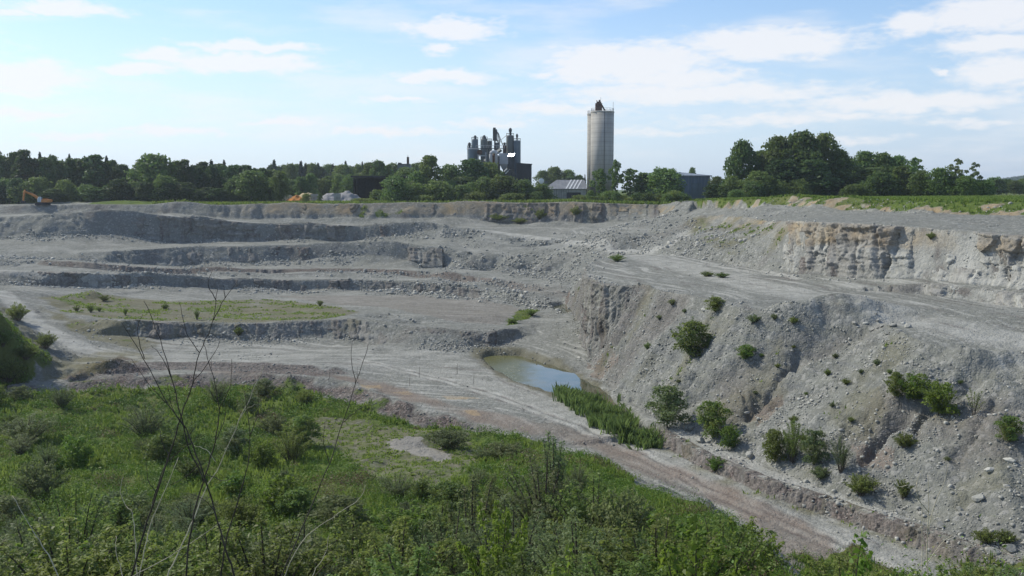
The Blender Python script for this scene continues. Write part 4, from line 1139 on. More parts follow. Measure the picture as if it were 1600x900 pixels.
# ------------------------------------------------------------------ the lime works
Yp = 384.0
def steel_silo(px0, px1, top_py, cap, label, mat, dy=0.0, band=False):
    Y = Yp + dy
    x = wx((px0 + px1) / 2, Y); r = wl(px1 - px0, Y) / 2; z0 = gz(x, Y) - .3; H = wz(top_py, Y) - z0
    t = thing('steel_silo', label, 'silo', (x, Y, z0))
    MB().lathe([(r, 0), (r, H - .4), (r * .75, H)], 28).build('shell', mat, t, False)
    mb = MB()
    for k in range(12):
        a = k * math.pi / 6; mb.tube([(math.cos(a) * r * .95, math.sin(a) * r * .95, H - .5), (math.cos(a) * r * .95, math.sin(a) * r * .95, H + .75)], .05, 4)
    mb.tube([(math.cos(k * math.pi / 12) * r * .95, math.sin(k * math.pi / 12) * r * .95, H + .75) for k in range(25)], .05, 4)
    mb.build('guard_rail', M_DARKSTEEL, t)
    if cap:
        cx, cw, cpy, cone = cap
        X = wx(cx, Y) - x; R = wl(cw, Y) / 2; HH = wz(cpy, Y) - z0
        mb = MB()
        if cone: mb.lathe([(R * 1.6, H - .2), (R, H + (HH - H) * .5), (R * .8, HH - .3), (R * .2, HH)], 14, (X, 0))
        else: mb.lathe([(R * .8, H - .3), (R * .8, H + (HH - H) * .45), (R * 1.15, H + (HH - H) * .55), (R * 1.15, HH - .5), (R * .5, HH)], 14, (X, 0))
        mb.build('filter_cap', M_DARKSTEEL, t)
    if band:
        MB().lathe([(r + .25, H * .52), (r + .25, H * .52 + .35)], 28).build('walkway_ring', M_PALEPANEL, t)
    return t
steel_silo(737, 747.3, 217.5, (742.7, 4.2, 211.5, False), 'blue-grey steel silo with a narrow cap, second from the left in the works', M_BLUESTEEL, 4)
steel_silo(730.4, 738.5, 230.5, (733.8, 4.5, 222.5, False), 'short blue-grey silo at the left end of the works under a dark machine', M_BLUESTEEL, 0)
steel_silo(751, 762, 217, (756.7, 5, 211, True), 'grey-green silo with a conical cap in the middle of the works', M_GREYSTEEL, 3)
steel_silo(761, 769, 220, None, 'plain grey-green silo left of the tall bucket elevator', M_GREYSTEEL, 6)
steel_silo(773, 781.3, 223, None, 'grey-green silo directly under the bucket elevator head', M_GREYSTEEL, 2)
steel_silo(785.7, 791.5, 226.5, (788.5, 3.4, 222.5, False), 'slim brown silo standing behind the pale hopper', M_BROWNSTEEL, 2)
steel_silo(791, 803, 211.5, (797.4, 4.4, 200, False), 'tallest grey silo of the works crowned by a bulbous filter', M_GREYSTEEL, 5)
steel_silo(802.5, 813.5, 219.5, (807.8, 3.0, 209, False), 'dark right-hand silo of the works with a stack on its roof', M_BLUESTEEL, 4)
# low tank front with pale walkway
x = wx(738.8, Yp - 6); z0 = gz(x, Yp - 6)
t = thing('storage_tank', 'wide blue-grey tank with a pale rim below the left silos', 'tank', (x, Yp - 6, z0))
h = wz(233.5, Yp - 6) - z0; r = wl(8.3, Yp - 6)
MB().lathe([(r, 0), (r, h)], 32).build('shell', M_BLUESTEEL, t, False)
MB().lathe([(r + .2, h), (r + .2, h + .35), (r - .3, h + .4)], 32).build('rim', M_PALEPANEL, t)
# rusty drum and blue container
Y = Yp - 9; x = wx(753.5, Y); z0 = gz(x, Y)
t = thing('kiln_drum', 'rusty drum on a pale frame between the left tank and the arched duct', 'drum', (x, Y, z0))
hz_ = wz(238, Y) - z0
MB().tube([(-.9, -1.4, hz_), (-.9, 1.6, hz_)], 1.0, 16).build('drum', M_BROWNSTEEL, t, False)
mb = MB()
for sx in (-1.5, 1.4): mb.box((sx, 0, hz_ / 2), (.35, .35, hz_))
mb.box((0, 0, hz_ - 1.3), (3.4, 2.4, .3)); mb.build('frame', M_PALEPANEL, t)
Y = Yp - 5; x = wx(764.5, Y); z0 = gz(x, Y)
t = thing('plant_house', 'small blue sheet-metal house low among the works silos', 'building', (x, Y, z0))
h = wz(241.5, Y) - z0
MB().box((0, 0, h / 2), (wl(9, Y), 3, h)).build('wall', M_BLUESTEEL, t); MB().box((0, 0, h + .12), (wl(9.6, Y), 3.4, .22)).build('roof', M_GREYSTEEL, t)
# arched duct
Y = Yp - 9; x = wx(771.5, Y); z0 = gz(x, Y)
t = thing('exhaust_duct', 'pale arched exhaust duct curving down in front of the works', 'duct', (x, Y, z0))
h = wz(241, Y) - z0; R = wl(4.4, Y)
MB().tube([(-R, 0, h * .35), (-R, 0, h)] + [(-R * math.cos(k * math.pi / 10), 0, h + R * .9 * math.sin(k * math.pi / 10)) for k in range(1, 10)] + [(R, 0, h), (R, 0, 0)], .62, 12).build('pipe', M_PALEPANEL, t, True)
MB().lathe([(R * .9, 0), (R * .9, h * .97), (R * .3, h * 1.02)], 18, (.2, 1.6)).build('cyclone', M_BROWNSTEEL, t)
# bucket elevator tower with trusses and chutes
Y = Yp + 1; x = wx(773.3, Y); z0 = gz(x, Y)
t = thing('bucket_elevator', 'tall bucket elevator with a square dark head and a leaning truss', 'elevator', (x, Y, z0))
H = wz(203.5, Y) - z0; hb = wz(214, Y) - z0
MB().box((0, 0, hb / 2), (wl(2.2, Y), 1.2, hb)).build('shaft', M_DARKSTEEL, t)
mb = MB().box((wl(.2, Y), 0, (hb + H) / 2 + .3), (wl(6.4, Y), 2.0, H - hb)).box((wl(-.6, Y), 0, H + .5), (wl(4.2, Y), 1.6, .9)).prism([(-.75, hb - 1.4), (.75, hb - 1.4), (wl(3.2, Y), hb + .35), (-wl(3.0, Y), hb + .35)], -1, 1)
mb.build('head', M_DARKSTEEL, t)
mb = MB()
a0, a1 = (wl(3, Y), 0, H), (wl(8.5, Y), 0, wz(222, Y) - z0)
b0, b1 = (wl(1.5, Y), 0, H - 3.0), (wl(6.2, Y), 0, wz(224, Y) - z0)
mb.tube([a0, a1], .13, 5).tube([b0, b1], .13, 5)
for k in range(8):
    q = k / 7; p = Vector(a0).lerp(Vector(a1), q); p2 = Vector(b0).lerp(Vector(b1), min(1, q + .1)); mb.tube([p, p2], .07, 4)
mb.tube([(wl(9, Y), 0, wz(219, Y) - z0), (wl(19, Y), 0, wz(211, Y) - z0)], .07, 4)
mb.tube([(wl(5, Y), 0, wz(207, Y) - z0), (wl(12, Y), 0, wz(226, Y) - z0)], .16, 6)
mb.build('truss', M_DARKSTEEL, t)
# pale hopper on legs
Y = Yp - 10; x = wx(787.3, Y); z0 = gz(x, Y)
t = thing('loading_hopper', 'pale grey panelled hopper tapering to a chute in front of the works', 'hopper', (x, Y, z0))
zt = wz(239.5, Y) - z0; zm = wz(256.5, Y) - z0; zb = wz(264.5, Y) - z0; hw = wl(6.6, Y)
MB().box((0, 0, (zt + zm) / 2), (2 * hw, 3.2, zt - zm)).build('bin', M_PALEPANEL, t)
mb = MB(); b = len(mb.v)
for (w_, d_, z_) in ((hw * .42, .7, zb), (hw, 1.6, zm - .01)):
    mb.v += [(-w_, -d_, z_), (w_, -d_, z_), (w_, d_, z_), (-w_, d_, z_)]
mb.f += [(0, 3, 2, 1), (4, 5, 6, 7), (0, 1, 5, 4), (1, 2, 6, 5), (2, 3, 7, 6), (3, 0, 4, 7)]
mb.build('cone', M_PALEPANEL, t)
mb = MB()
for sx in (-1, 1):
    for sy in (-1, 1): mb.box((sx * hw * .95, sy * 1.5, zm / 2), (.25, .25, zm))
mb.box((0, 0, zm * .5), (2 * hw, .2, .2)); mb.build('frame', M_DARKSTEEL, t)
MB().box((-hw - .15, -1.3, (zt + zm) / 2), (.22, .4, zt - zm + .6)).build('ladder', M_WHITE, t)
# sunlit metal roof that throws the sun back
Y = Yp - 22; x = wx(799, Y); zc = wz(242, Y); z0 = gz(x, Y)
t = thing('conveyor_house', 'conveyor house whose tilted metal roof flashes white in the sun', 'building', (x, Y, z0))
nrm = (SUN_DIR + Vector((-x, -Y, CAMZ - zc)).normalized()).normalized()
u_ = nrm.cross(Vector((0, 0, 1))).normalized()
if u_.x < 0: u_ = -u_
v_ = u_.cross(nrm).normalized()
hwid = wl(4.6, Y) / max(.3, abs(u_.x)); hh_ = wl(2.1, Y) / max(.2, abs(v_.z))
c0 = Vector((0, 0, zc - z0)); cor = [c0 + u_ * sx * hwid + v_ * sy * hh_ for sx, sy in ((-1, -1), (1, -1), (1, 1), (-1, 1))]
mb = MB(); mb.v = [tuple(p) for p in cor] + [tuple(p - nrm * .15) for p in cor]; mb.f = [(0, 1, 2, 3), (7, 6, 5, 4), (0, 4, 5, 1), (1, 5, 6, 2), (2, 6, 7, 3), (3, 7, 4, 0)]
mb.build('roof', M_MIRROR, t)
zl = min(p.z for p in cor) - .3
MB().box((0, 1.2, zl - 2.2), (wl(9, Y), 2.2, 4.2)).build('wall', M_DARKSTEEL, t)
mb = MB()
for sx in (-1, 1): mb.tube([(sx * wl(3.6, Y), 0, 0), (sx * wl(1.3, Y), 1.2, zl - 4.2)], .2, 6).tube([(sx * wl(3.6, Y), 2.4, 0), (sx * wl(3.6, Y), 2.2, zl - 4.2)], .2, 6)
mb.build('trestle', M_DARKSTEEL, t)
Y = Yp - 12; x = wx(779.3, Y); z0 = gz(x, Y)
t = thing('metal_vessel', 'small bright metal vessel glinting left of the pale hopper', 'vessel', (x, Y, z0))
zc = wz(242.7, Y) - z0; r = wl(1.5, Y)
MB().lathe([(.2, zc - r * 1.3), (r, zc - r * .6), (r, zc + r * .6), (.2, zc + r * 1.3)], 16).build('shell', M_MIRROR, t, True); MB().tube([(0, 0, 0), (0, 0, zc - r)], .25, 8).build('post', M_DARKSTEEL, t)
# black box building and low conveyor roofs
Y = Yp - 10; x0, x1 = wx(807, Y), wx(830.3, Y); x = (x0 + x1) / 2; z0 = gz(x, Y); w = x1 - x0
t = thing('works_building', 'black flat-roofed sheet-metal building at the right foot of the works', 'building', (x, Y, z0))
hL, hR = wz(256, Y) - z0, wz(257.7, Y) - z0
MB().prism([(-w/2, 0), (w/2, 0), (w/2, hR), (-w/2, hL)], -4, 4).build('wall', M_BLACKSHEET, t)
MB().prism([(-w/2 - .2, hL + .01), (w/2 + .2, hR + .01), (w/2 + .2, hR + .3), (-w/2 - .2, hL + .3)], -4.2, 4.2).build('roof', M_DARKSTEEL, t)
for k in range(3): MB().box((w / 2 - 1 - k * 1.8, -4.03, hR * .25), (.9, .1, 1.5)).build('shutter', M_GREYSTEEL, t)
Y = Yp - 16; x = wx(793, Y); z0 = gz(x, Y)
t = thing('loading_shed', 'low dark shed with pale sloping roof strips below the pale hopper', 'shed', (x, Y, z0))
h = wz(274, Y) - z0; w = wl(21, Y)
MB().box((0, 0, h / 2), (w, 5, h)).build('wall', M_BLACKSHEET, t)
MB().prism([(-w/2 - .2, h + .02), (w/2 + .2, h + .02), (w/2 + .2, h + .9), (-w * .05, h + 2.2), (-w/2 - .2, h + .6)], -2.7, 2.7).build('roof', M_DARKSTEEL, t)
mb = MB()
for k in (0, 1):
    a = Vector((-w * .42 + k * 1.3, -2.85, h + .55)); b_ = Vector((-w * .02 + k * 1.3, -2.85, h + 2.4))
    mb.tube([a, b_], .22, 5)
mb.build('roof_strip', M_WHITE, t)

# walkway and conveyor gallery tying the silos together
Y = Yp - 3; xa, xb = wx(744, Y), wx(792, Y); x = (xa + xb) / 2; z0 = gz(x, Y); w = xb - xa; zc = wz(232, Y) - z0
t = thing('walkway_bridge', 'thin steel walkway bridging the grey-green silos of the works', 'walkway', (x, Y, z0))
MB().box((0, 0, zc), (w, 1.1, .22)).build('deck', M_DARKSTEEL, t)
mb = MB()
for k in range(13): mb.tube([(-w / 2 + k * w / 12, -.5, zc), (-w / 2 + k * w / 12, -.5, zc + 1.1)], .05, 4)
mb.tube([(-w / 2, -.5, zc + 1.1), (w / 2, -.5, zc + 1.1)], .06, 4); mb.build('guard_rail', M_PALEPANEL, t)
for k in (-.42, -.1, .2, .45): MB().box((k * w, .2, zc / 2), (.28, .28, zc)).build('post', M_DARKSTEEL, t)
Y = Yp - 8; xa, xb = wx(757, Y), wx(783, Y); x = (xa + xb) / 2; z0 = gz(x, Y)
t = thing('conveyor_gallery', 'sloping enclosed conveyor gallery rising behind the rusty drum', 'conveyor', (x, Y, z0))
a_, b_ = Vector((xa - x, 3, wz(252, Y) - z0)), Vector((xb - x, 3, wz(233, Y) - z0))
MB().tube([a_, b_], .75, 4).build('gallery', M_GREYSTEEL, t); MB().tube([(a_.x, 3, 0), tuple(a_)], .2, 5).build('post', M_DARKSTEEL, t); MB().tube([(0, 3, 0), tuple(a_.lerp(b_, .5))], .2, 5).build('post', M_DARKSTEEL, t)

# ------------------------------------------------------------------ sheds, halls, yard
Y = 352; xa, xb = wx(849, Y), wx(917, Y); x = (xa + xb) / 2; z0 = gz(x, Y); w = xb - xa
t = thing('storage_shed', 'long low shed with grey ribbed roof and pale roof lights beside the tall silos', 'shed', (x, Y, z0))
he, hr = wz(296, Y) - z0, wz(281.5, Y) - z0; D = 12.0
MB().box((0, D / 2, he / 2), (w - .6, D, he)).build('wall', M_BLOCKWALL, t)
mb = MB(); mb.v = [(-w/2, -.4, he), (w/2, -.4, he), (w/2, D + .4, hr), (-w/2 + 5.2, D + .4, hr), (-w/2, -.4, he + .2), (w/2, -.4, he + .2), (w/2, D + .4, hr + .2), (-w/2 + 5.2, D + .4, hr + .2)]
mb.f = [(0, 1, 2, 3), (4, 5, 6, 7), (0, 1, 5, 4), (1, 2, 6, 5), (2, 3, 7, 6), (3, 0, 4, 7)]
mb.build('roof', M_SHEDROOF, t)
for k in range(4):
    xs = w / 2 - 1.0 - k * 1.25; mb = MB()
    mb.v = [(xs - 2.6 - .22, -.35, he + .24), (xs - 2.6 + .22, -.35, he + .24), (xs + .22, D + .3, hr + .24), (xs - .22, D + .3, hr + .24)]
    mb.v += [(a, b, c + .05) for a, b, c in mb.v]; mb.f = [(0, 1, 2, 3), (4, 5, 6, 7), (0, 1, 5, 4), (1, 2, 6, 5), (2, 3, 7, 6), (3, 0, 4, 7)]
    mb.build('roof_light', M_PALERIB, t)
mb = MB()
for k in range(9): mb.box((-w * .36 + k * w * .055, -.02, he * .5), (.12, .12, he))
mb.build('wall_rib', M_GREYSTEEL, t)
MB().box((w * .2, -.06, he * .38), (w * .32, .12, he * .7)).build('opening_door', M_BLACKSHEET, t)
Y = 345; x = wx(845.8, Y); z0 = gz(x, Y); zc = wz(283, Y) - z0
t = thing('round_tank', 'small round white tank raised on legs left of the ribbed shed', 'tank', (x, Y, z0))
MB().tube([(0, -.9, zc), (0, -.75, zc), (0, 1.4, zc), (0, 1.6, zc)], [.6, .95, .95, .6], 24).build('drum', M_WHITE, t, False)
mb = MB()
for sx in (-.7, .7):
    for sy in (-.4, 1.1): mb.box((sx, sy, (zc - .9) / 2), (.15, .15, zc - .5))
mb.build('legs_frame', M_GREYSTEEL, t)
Y = 347; x = wx(848, Y); z0 = gz(x, Y)
t = thing('belt_conveyor', 'grey belt conveyor slanting up between the round white tank and the shed', 'conveyor', (x, Y, z0))
p0 = Vector((wl(-6, Y), 0, .4)); p1 = Vector((wl(6, Y), 0, wz(283, Y) - z0))
mb = MB(); d = (p1 - p0).normalized(); nn = Vector((-d.z, 0, d.x)) * .5
mb.v = [tuple(p0 + Vector((0, s, 0)) + k) for s in (-.6, .6) for k in (nn, -nn)] + [tuple(p1 + Vector((0, s, 0)) + k) for s in (-.6, .6) for k in (nn, -nn)]
mb.f = [(0, 1, 3, 2), (4, 6, 7, 5), (0, 2, 6, 4), (1, 5, 7, 3), (0, 4, 5, 1), (2, 3, 7, 6)]
mb.build('belt_frame', M_GREYSTEEL, t); MB().tube([(p1.x * .4, -.5, 0), tuple(p0.lerp(p1, .7))], .1, 5).tube([(p1.x * .4, .5, 0), tuple(p0.lerp(p1, .7))], .1, 5).build('strut', M_DARKSTEEL, t)
# wheel loader
Y = 338; x = wx(846.5, Y); z0 = gz(x, Y)
t = thing('wheel_loader', 'dark red wheel loader with an orange bucket parked left of the ribbed shed', 'loader', (x, Y, z0))
MB().box((.7, 0, 1.35), (2.4, 1.5, 1.0)).box((-.9, 0, 1.2), (1.2, 1.1, .7)).build('body', M_REDPAINT, t)
MB().box((-.1, 0, 2.4), (1.15, 1.3, 1.2), 0, (.86, .9)).build('cab', M_BLACKSHEET, t)
for sx in (-1.15, 1.2):
    for sy in (-1.0, 1.0):
        wh = MB().tube([(sx, sy - .25, .7), (sx, sy + .25, .7)], .7, 16).build('wheel', M_TYRE, t); MB().tube([(sx, sy - .27, .7), (sx, sy + .27, .7)], .32, 12).build('rim', M_REDPAINT, wh)
MB().tube([(-.8, -.4, 1.5), (-2.0, -.4, 1.6), (-2.5, -.4, .8)], .13, 6).tube([(-.8, .4, 1.5), (-2.0, .4, 1.6), (-2.5, .4, .8)], .13, 6).build('lift_arm', M_REDPAINT, t)
MB().prism([(-2.5, .15), (-3.3, .1), (-3.1, .5), (-2.7, 1.25), (-2.4, 1.1)], -1.2, 1.2).build('bucket', M_ORANGE, t)
# blue-grey hall
Y = 345; xa, xb = wx(1003, Y), wx(1109, Y); x = (xa + xb) / 2; w = xb - xa; z0 = gz(x, Y)
t = thing('storage_hall', 'big blue-grey hall with a low hipped roof half hidden by rim trees', 'hall', (x, Y, z0))
he, hr = wz(275.7, Y) - z0, wz(267.5, Y) - z0; D = 18.0
MB().box((0, D / 2, he / 2), (w, D, he)).build('wall', M_HALLWALL, t)
rx0, rx1 = -w / 2 + 6, w / 2 - 10.5
mb = MB(); mb.v = [(-w/2 - .6, -.6, he), (w/2 + .6, -.6, he), (w/2 + .6, D + .6, he), (-w/2 - .6, D + .6, he), (-w/2 - .6, -.6, he + .35), (w/2 + .6, -.6, he + .35), (w/2 + .6, D + .6, he + .35), (-w/2 - .6, D + .6, he + .35), (rx0, D / 2, hr), (rx1, D / 2, hr)]
mb.f = [(0, 1, 2, 3), (0, 1, 5, 4), (1, 2, 6, 5), (2, 3, 7, 6), (3, 0, 4, 7), (4, 5, 9, 8), (5, 6, 9), (6, 7, 8, 9), (7, 4, 8)]
mb.build('roof', M_HALLROOF, t)
MB().box((w * .30, -.06, he * .36), (3.4, .14, he * .72)).build('gate', M_BLUESTEEL, t)
mb = MB()
for k in range(7): mb.box((w * .18 + k * 1.15, -.05, he * .5), (.14, .1, he))
mb.build('wall_rib', M_HALLROOF, t)
# open dark shed
Y = 352; xa, xb = wx(549, Y), wx(658, Y); x = (xa + xb) / 2; w = xb - xa; z0 = gz(x, Y)
t = thing('open_shed', 'dark open-sided timber shed with a thin flat roof behind the rim bushes', 'shed', (x, Y, z0))
hr = wz(276.5, Y) - z0; D = 11
MB().prism([(-w/2, hr - .2), (w/2, hr - .45), (w/2, hr + .25), (-w/2, hr + .5)], -.8, D + .8).build('roof', M_DARKWOOD, t)
for k in range(8): MB().box((-w / 2 + 2.0 + k * (w - 4) / 7, .2, hr / 2 - .15), (.3, .3, hr - .3)).build('post', M_DARKWOOD, t)
MB().box((0, D, hr / 2 - .15), (w - 1.2, .25, hr - .3)).build('back_wall', M_DARKWOOD, t)
for sx in (-1, 1): MB().box((sx * (w / 2 - .8), D / 2, hr / 2 - .2), (.25, D - .4, hr - .4)).build('side_wall', M_DARKWOOD, t)
# house with chimney on the skyline
Y = 430; xa, xb = wx(622.5, Y), wx(642.5, Y); x = (xa + xb) / 2; w = xb - xa; z0 = gz(x, Y)
t = thing('boiler_house', 'small grey house with a dark square chimney peeping over the trees', 'building', (x, Y, z0))
h = wz(258, Y) - z0
MB().box((0, 0, h / 2), (w, 5, h)).build('wall', M_GREYSTEEL, t)
MB().box((-w * .36, 0, h + .5), (w * .2, 5, 1.0)).box((w * .1, 0, h + .25), (w * .7, 5.2, .5)).build('roof', M_DARKSTEEL, t)
hc = wz(246, Y) - z0
MB().box((w * .27, 0, (h + hc) / 2 + .2), (1.0, 1.0, hc - h), 0, (.9, .9)).build('chimney', M_BROWNSTEEL, t); MB().tube([(w * .27, 0, hc), (w * .27, 0, hc + 1.0)], .08, 5).build('rod', M_DARKSTEEL, t)

def heap(name, px, py_top, wpx, Y, mat, label, cat, seed, depth=.7, p=1.15, group=None):
    x = wx(px, Y); z0 = gz(x, Y); H = wz(py_top, Y) - z0; R = wl(wpx, Y) / 2
    n = 56; g = np.linspace(-1.15, 1.15, n); A, B = np.meshgrid(g, g)
    rr = np.hypot(A + .12 * perlin(A * 2, B * 2, seed), B + .12 * perlin(A * 2, B * 2, seed + 1))
    Z = np.where(rr < 1, np.clip(1 - rr, 0, 1) ** p, -(rr - 1) * 9)
    Z = np.where(Z > .78, .78 + (Z - .78) * .5, Z) * H * 1.1 + .12 * H * perlin(A * 4, B * 4, seed + 2) + .05 * H * perlin(A * 11, B * 11, seed + 3)
    me = bpy.data.meshes.new(name)
    idx = np.arange(n * n).reshape(n, n)
    co = np.stack([A * R, B * R * depth, Z], -1).reshape(-1, 3)
    fs = np.stack([idx[:-1, :-1], idx[:-1, 1:], idx[1:, 1:], idx[1:, :-1]], -1).reshape(-1, 4)
    me.from_pydata(co.tolist(), [], fs.tolist()); me.polygons.foreach_set("use_smooth", np.ones(len(me.polygons), dtype=bool)); me.materials.append(mat)
    o = bpy.data.objects.new(name, me); COL.objects.link(o); o.location = (x, Y, z0)
    return setprops(o, label, cat, group)
M_HEAPGREY = mat_plain("grey_gravel", (.20, .20, .195), .95, .1, 0, .35, 1.2, .6)
M_HEAPBLUE = mat_plain("blue_grey_gravel", (.185, .195, .21), .95, .1, 0, .3, 1.2, .6)
M_HEAPORANGE = mat_plain("orange_sand", (.42, .19, .06), .95, .1, 0, .3, .5, .5)
M_HEAPCREAM = mat_plain("cream_sand", (.42, .35, .21), .95, .1, 0, .2, .5, .5)
M_HEAPWHITE = mat_plain("white_lime_grit", (.27, .262, .255), .95, .1, 0, .2, .5, .5)
heap('sand_heap', 449, 303, 50, 340, M_HEAPCREAM, 'cream and orange sand heap beside the small dark rim tree', 'heap', 4, .8)
heap('sand_heap', 464, 304, 48, 336, M_HEAPORANGE, 'bright orange sand heap in the yard behind the rim', 'heap', 5, .8)
heap('sand_heap', 480, 301, 64, 345, M_HEAPCREAM, 'long pale cream sand heap against the block wall', 'heap', 6, .8, .8)
heap('grit_heap', 517, 301.5, 62, 343, M_HEAPWHITE, 'dull white grit heap between the block walls', 'heap', 7, .8, .9)
heap('grit_heap', 541, 297.5, 66, 345, M_HEAPWHITE, 'tallest white lime grit heap next to the dark open shed', 'heap', 8, .8, 1.0)
for (px, top, w_, lab) in ((491, 303, 12, 'weathered block bay wall between the cream and the dull white heaps'), (527, 302, 10, 'brown-stained block bay wall between the two white grit heaps')):
    Y = 338; x = wx(px, Y); z0 = gz(x, Y); h = wz(top, Y) - z0
    mb = MB(); n_ = 4
    for r_ in range(3):
        for c_ in range(n_): mb.box((-wl(w_, Y)/2 + (c_ + .5) * wl(w_, Y) / n_, (r_ % 2) * .04, h * (r_ + .5) / 3), (wl(w_, Y) / n_ - .03, .8, h / 3 - .03))
    o = mb.build('bay_wall', M_BLOCKWALL); o.location = (x, Y, z0); setprops(o, lab, 'wall')

# ------------------------------------------------------------------ excavator on the rim heap
Y = 298.6; x = wx(66, Y); z0 = gz(x, Y) - .05; S = wl(1, Y)
t = thing('excavator', 'orange tracked excavator with its boom raised standing on the rim before the dark wood', 'excavator', (x, Y, z0))
for sy in (-1.0, 1.0):
    MB().prism([(-1.7, .1), (-1.4, 0), (1.4, 0), (1.7, .1), (1.8, .4), (1.5, .75), (-1.5, .75), (-1.8, .4)], sy - .28, sy + .28).build('track', M_TRACK, t)
MB().box((0, 0, .75), (1.6, 1.5, .3)).build('turntable', M_TRACK, t)
MB().box((.9, .1, 1.3), (2.5, 2.2, .85)).box((.6, .6, 1.85), (1.4, .9, .25)).build('house', M_ORANGE, t)
MB().prism([(1.6, .95), (2.35, 1.05), (2.45, 1.65), (1.6, 1.75)], -1.05, 1.2).build('counterweight', M_ORANGE, t)
cb = MB().prism([(-.95, .95), (.0, .95), (.0, 2.5), (-.6, 2.5), (-.95, 1.9)], -1.15, -.15).build('cab', M_GLASSB, t)
mb = MB()
for (a, b) in (((-.95, .95), (-.95, 1.9)), ((-.95, 1.9), (-.6, 2.5)), ((-.6, 2.5), (0, 2.5)), ((0, 2.5), (0, .95))): mb.tube([(a[0], -1.17, a[1]), (b[0], -1.17, b[1])], .06, 5)
mb.build('cab_frame', M_WHITE, cb)
P0 = Vector((-.5, .3, 1.3)); P1 = Vector((wl(-18, Y), .3, wz(304, Y) - z0)); P2 = Vector((wl(-28.5, Y), .3, wz(299.3, Y) - z0)); P3 = Vector((wl(-31, Y), .3, wz(314, Y) - z0))
MB().tube([P0, P0.lerp(P1, .6) + Vector((0, 0, .25)), P1 + Vector((0, 0, .15)), P2], [.34, .42, .36, .26], 6).build('boom', M_ORANGE, t)
MB().tube([P2 + Vector((.3, 0, .5)), P2, P3], [.2, .34, .24], 6).build('stick', M_ORANGE, t)
MB().tube([P0 + Vector((-.7, 0, .1)), P0.lerp(P1, .7)], .1, 6).build('hydraulic_ram', M_DARKSTEEL, t)
MB().tube([P1 + Vector((0, 0, .6)), P2 + Vector((.3, 0, .5))], .1, 6).build('hydraulic_ram', M_DARKSTEEL, t)
MB().prism([(P3.x - .1, P3.z + .2), (P3.x - .55, P3.z - .2), (P3.x - .3, P3.z - .75), (P3.x + .4, P3.z - .55), (P3.x + .45, P3.z - .1)], -.3, .9).build('bucket', M_TRACK, t)

# ------------------------------------------------------------------ trees and bushes along the rim
G_WOOD = 'trees of the dark wood on the left'
WOODLAB = 'dark broadleaf tree in the closed ranks of the left wood'
skyl = [(-120,242),(-60,240),(0,238),(15,236),(32,236),(55,243),(75,240),(100,244),(125,242),(150,246),(165,246),(182,258),(205,256),(240,243),(275,253),(300,255),(320,251),(345,252),(372,253),(395,258),(430,258)]
def sky_at(px): return float(np.interp(px, [s[0] for s in skyl], [s[1] for s in skyl]))
kinds = ['dense1', 'dense2', 'dense3', 'tall1', 'dense1', 'tall1']
k = 0; px = -96
while px < 430:
    if not (205 < px < 275):
        plant(kinds[k % 6], px, sky_at(px) + TR.uniform(-5, 9), TR.uniform(28, 46), TR.uniform(338, 348), WOODLAB, 'tree', G_WOOD)
    k += 1; px += TR.uniform(11, 19)
px = -110
while px < 435:
    plant(kinds[TR.randrange(6)], px, sky_at(px) + TR.uniform(4, 12), TR.uniform(36, 52), TR.uniform(356, 372), WOODLAB, 'tree', G_WOOD)
    px += TR.uniform(17, 23)
plant('oak1', 240, 242, 84, 338, 'broad round-topped tree standing above the left wood', 'tree')
G_EDGE = 'low trees along the foot of the left wood'
for (cpx, ctop) in ((62, 237), (150, 243), (166, 243), (330, 249), (350, 250), (-30, 235), (108, 240)): plant(TR.choice(['con1', 'con2']), cpx, ctop, TR.uniform(18, 26), 352, 'dark spruce tip poking out of the left wood', 'tree', 'spruce tips in the left wood')
px = -70
while px < 355:
    plant(TR.choice(['dense3', 'dense2', 'dense3', 'bush1']), px, TR.uniform(278, 296), TR.uniform(36, 56), TR.uniform(326, 333), 'low dark bush filling the foot of the left wood', 'bush', G_EDGE, name='bush')
    px += TR.uniform(13, 19)
plant('bush1', 258, 276, 44, 328, 'grey-green rounded small tree at the edge of the left wood', 'tree', None, 'young_tree')
plant('oak2', 394, 267, 66, 329, 'round mid-green tree in front of the right end of the left wood', 'tree')
plant('oak1', 437, 268, 38, 325, 'small round tree with a bare dark trunk beside the orange sand', 'tree')
plant('bush1', 362, 282, 36, 331, 'small bushy tree left of the round mid-green tree', 'tree', None, 'young_tree')
# far wood behind the yard
G_FAR = 'trees of the far wood behind the yard'
px = 425
while px < 660:
    plant(TR.choice(['dense2', 'oak2', 'dense3', 'oak1']), px, 256 + TR.uniform(-2, 5), TR.uniform(24, 34), TR.uniform(500, 560), 'distant dark tree in the far wood behind the yard', 'tree', G_FAR)
    px += TR.uniform(8, 12)
for (px, top) in ((428, 249), (470, 251), (477, 254), (497, 254), (540, 251), (566, 252), (520, 256)):
    plant(TR.choice(['con1', 'con2']), px, top, TR.uniform(15, 21), 520, 'distant dark conifer spire above the far wood', 'tree', 'conifer spires above the far wood')
px = 455
while px < 560:
    plant(TR.choice(['oak2', 'bush1', 'tall2']), px, TR.uniform(270, 282), TR.uniform(28, 40), TR.uniform(380, 420), 'lighter tree behind the sand heaps and below the far wood', 'tree', 'lighter trees behind the sand heaps', 'broadleaf_tree')
    px += TR.uniform(13, 18)
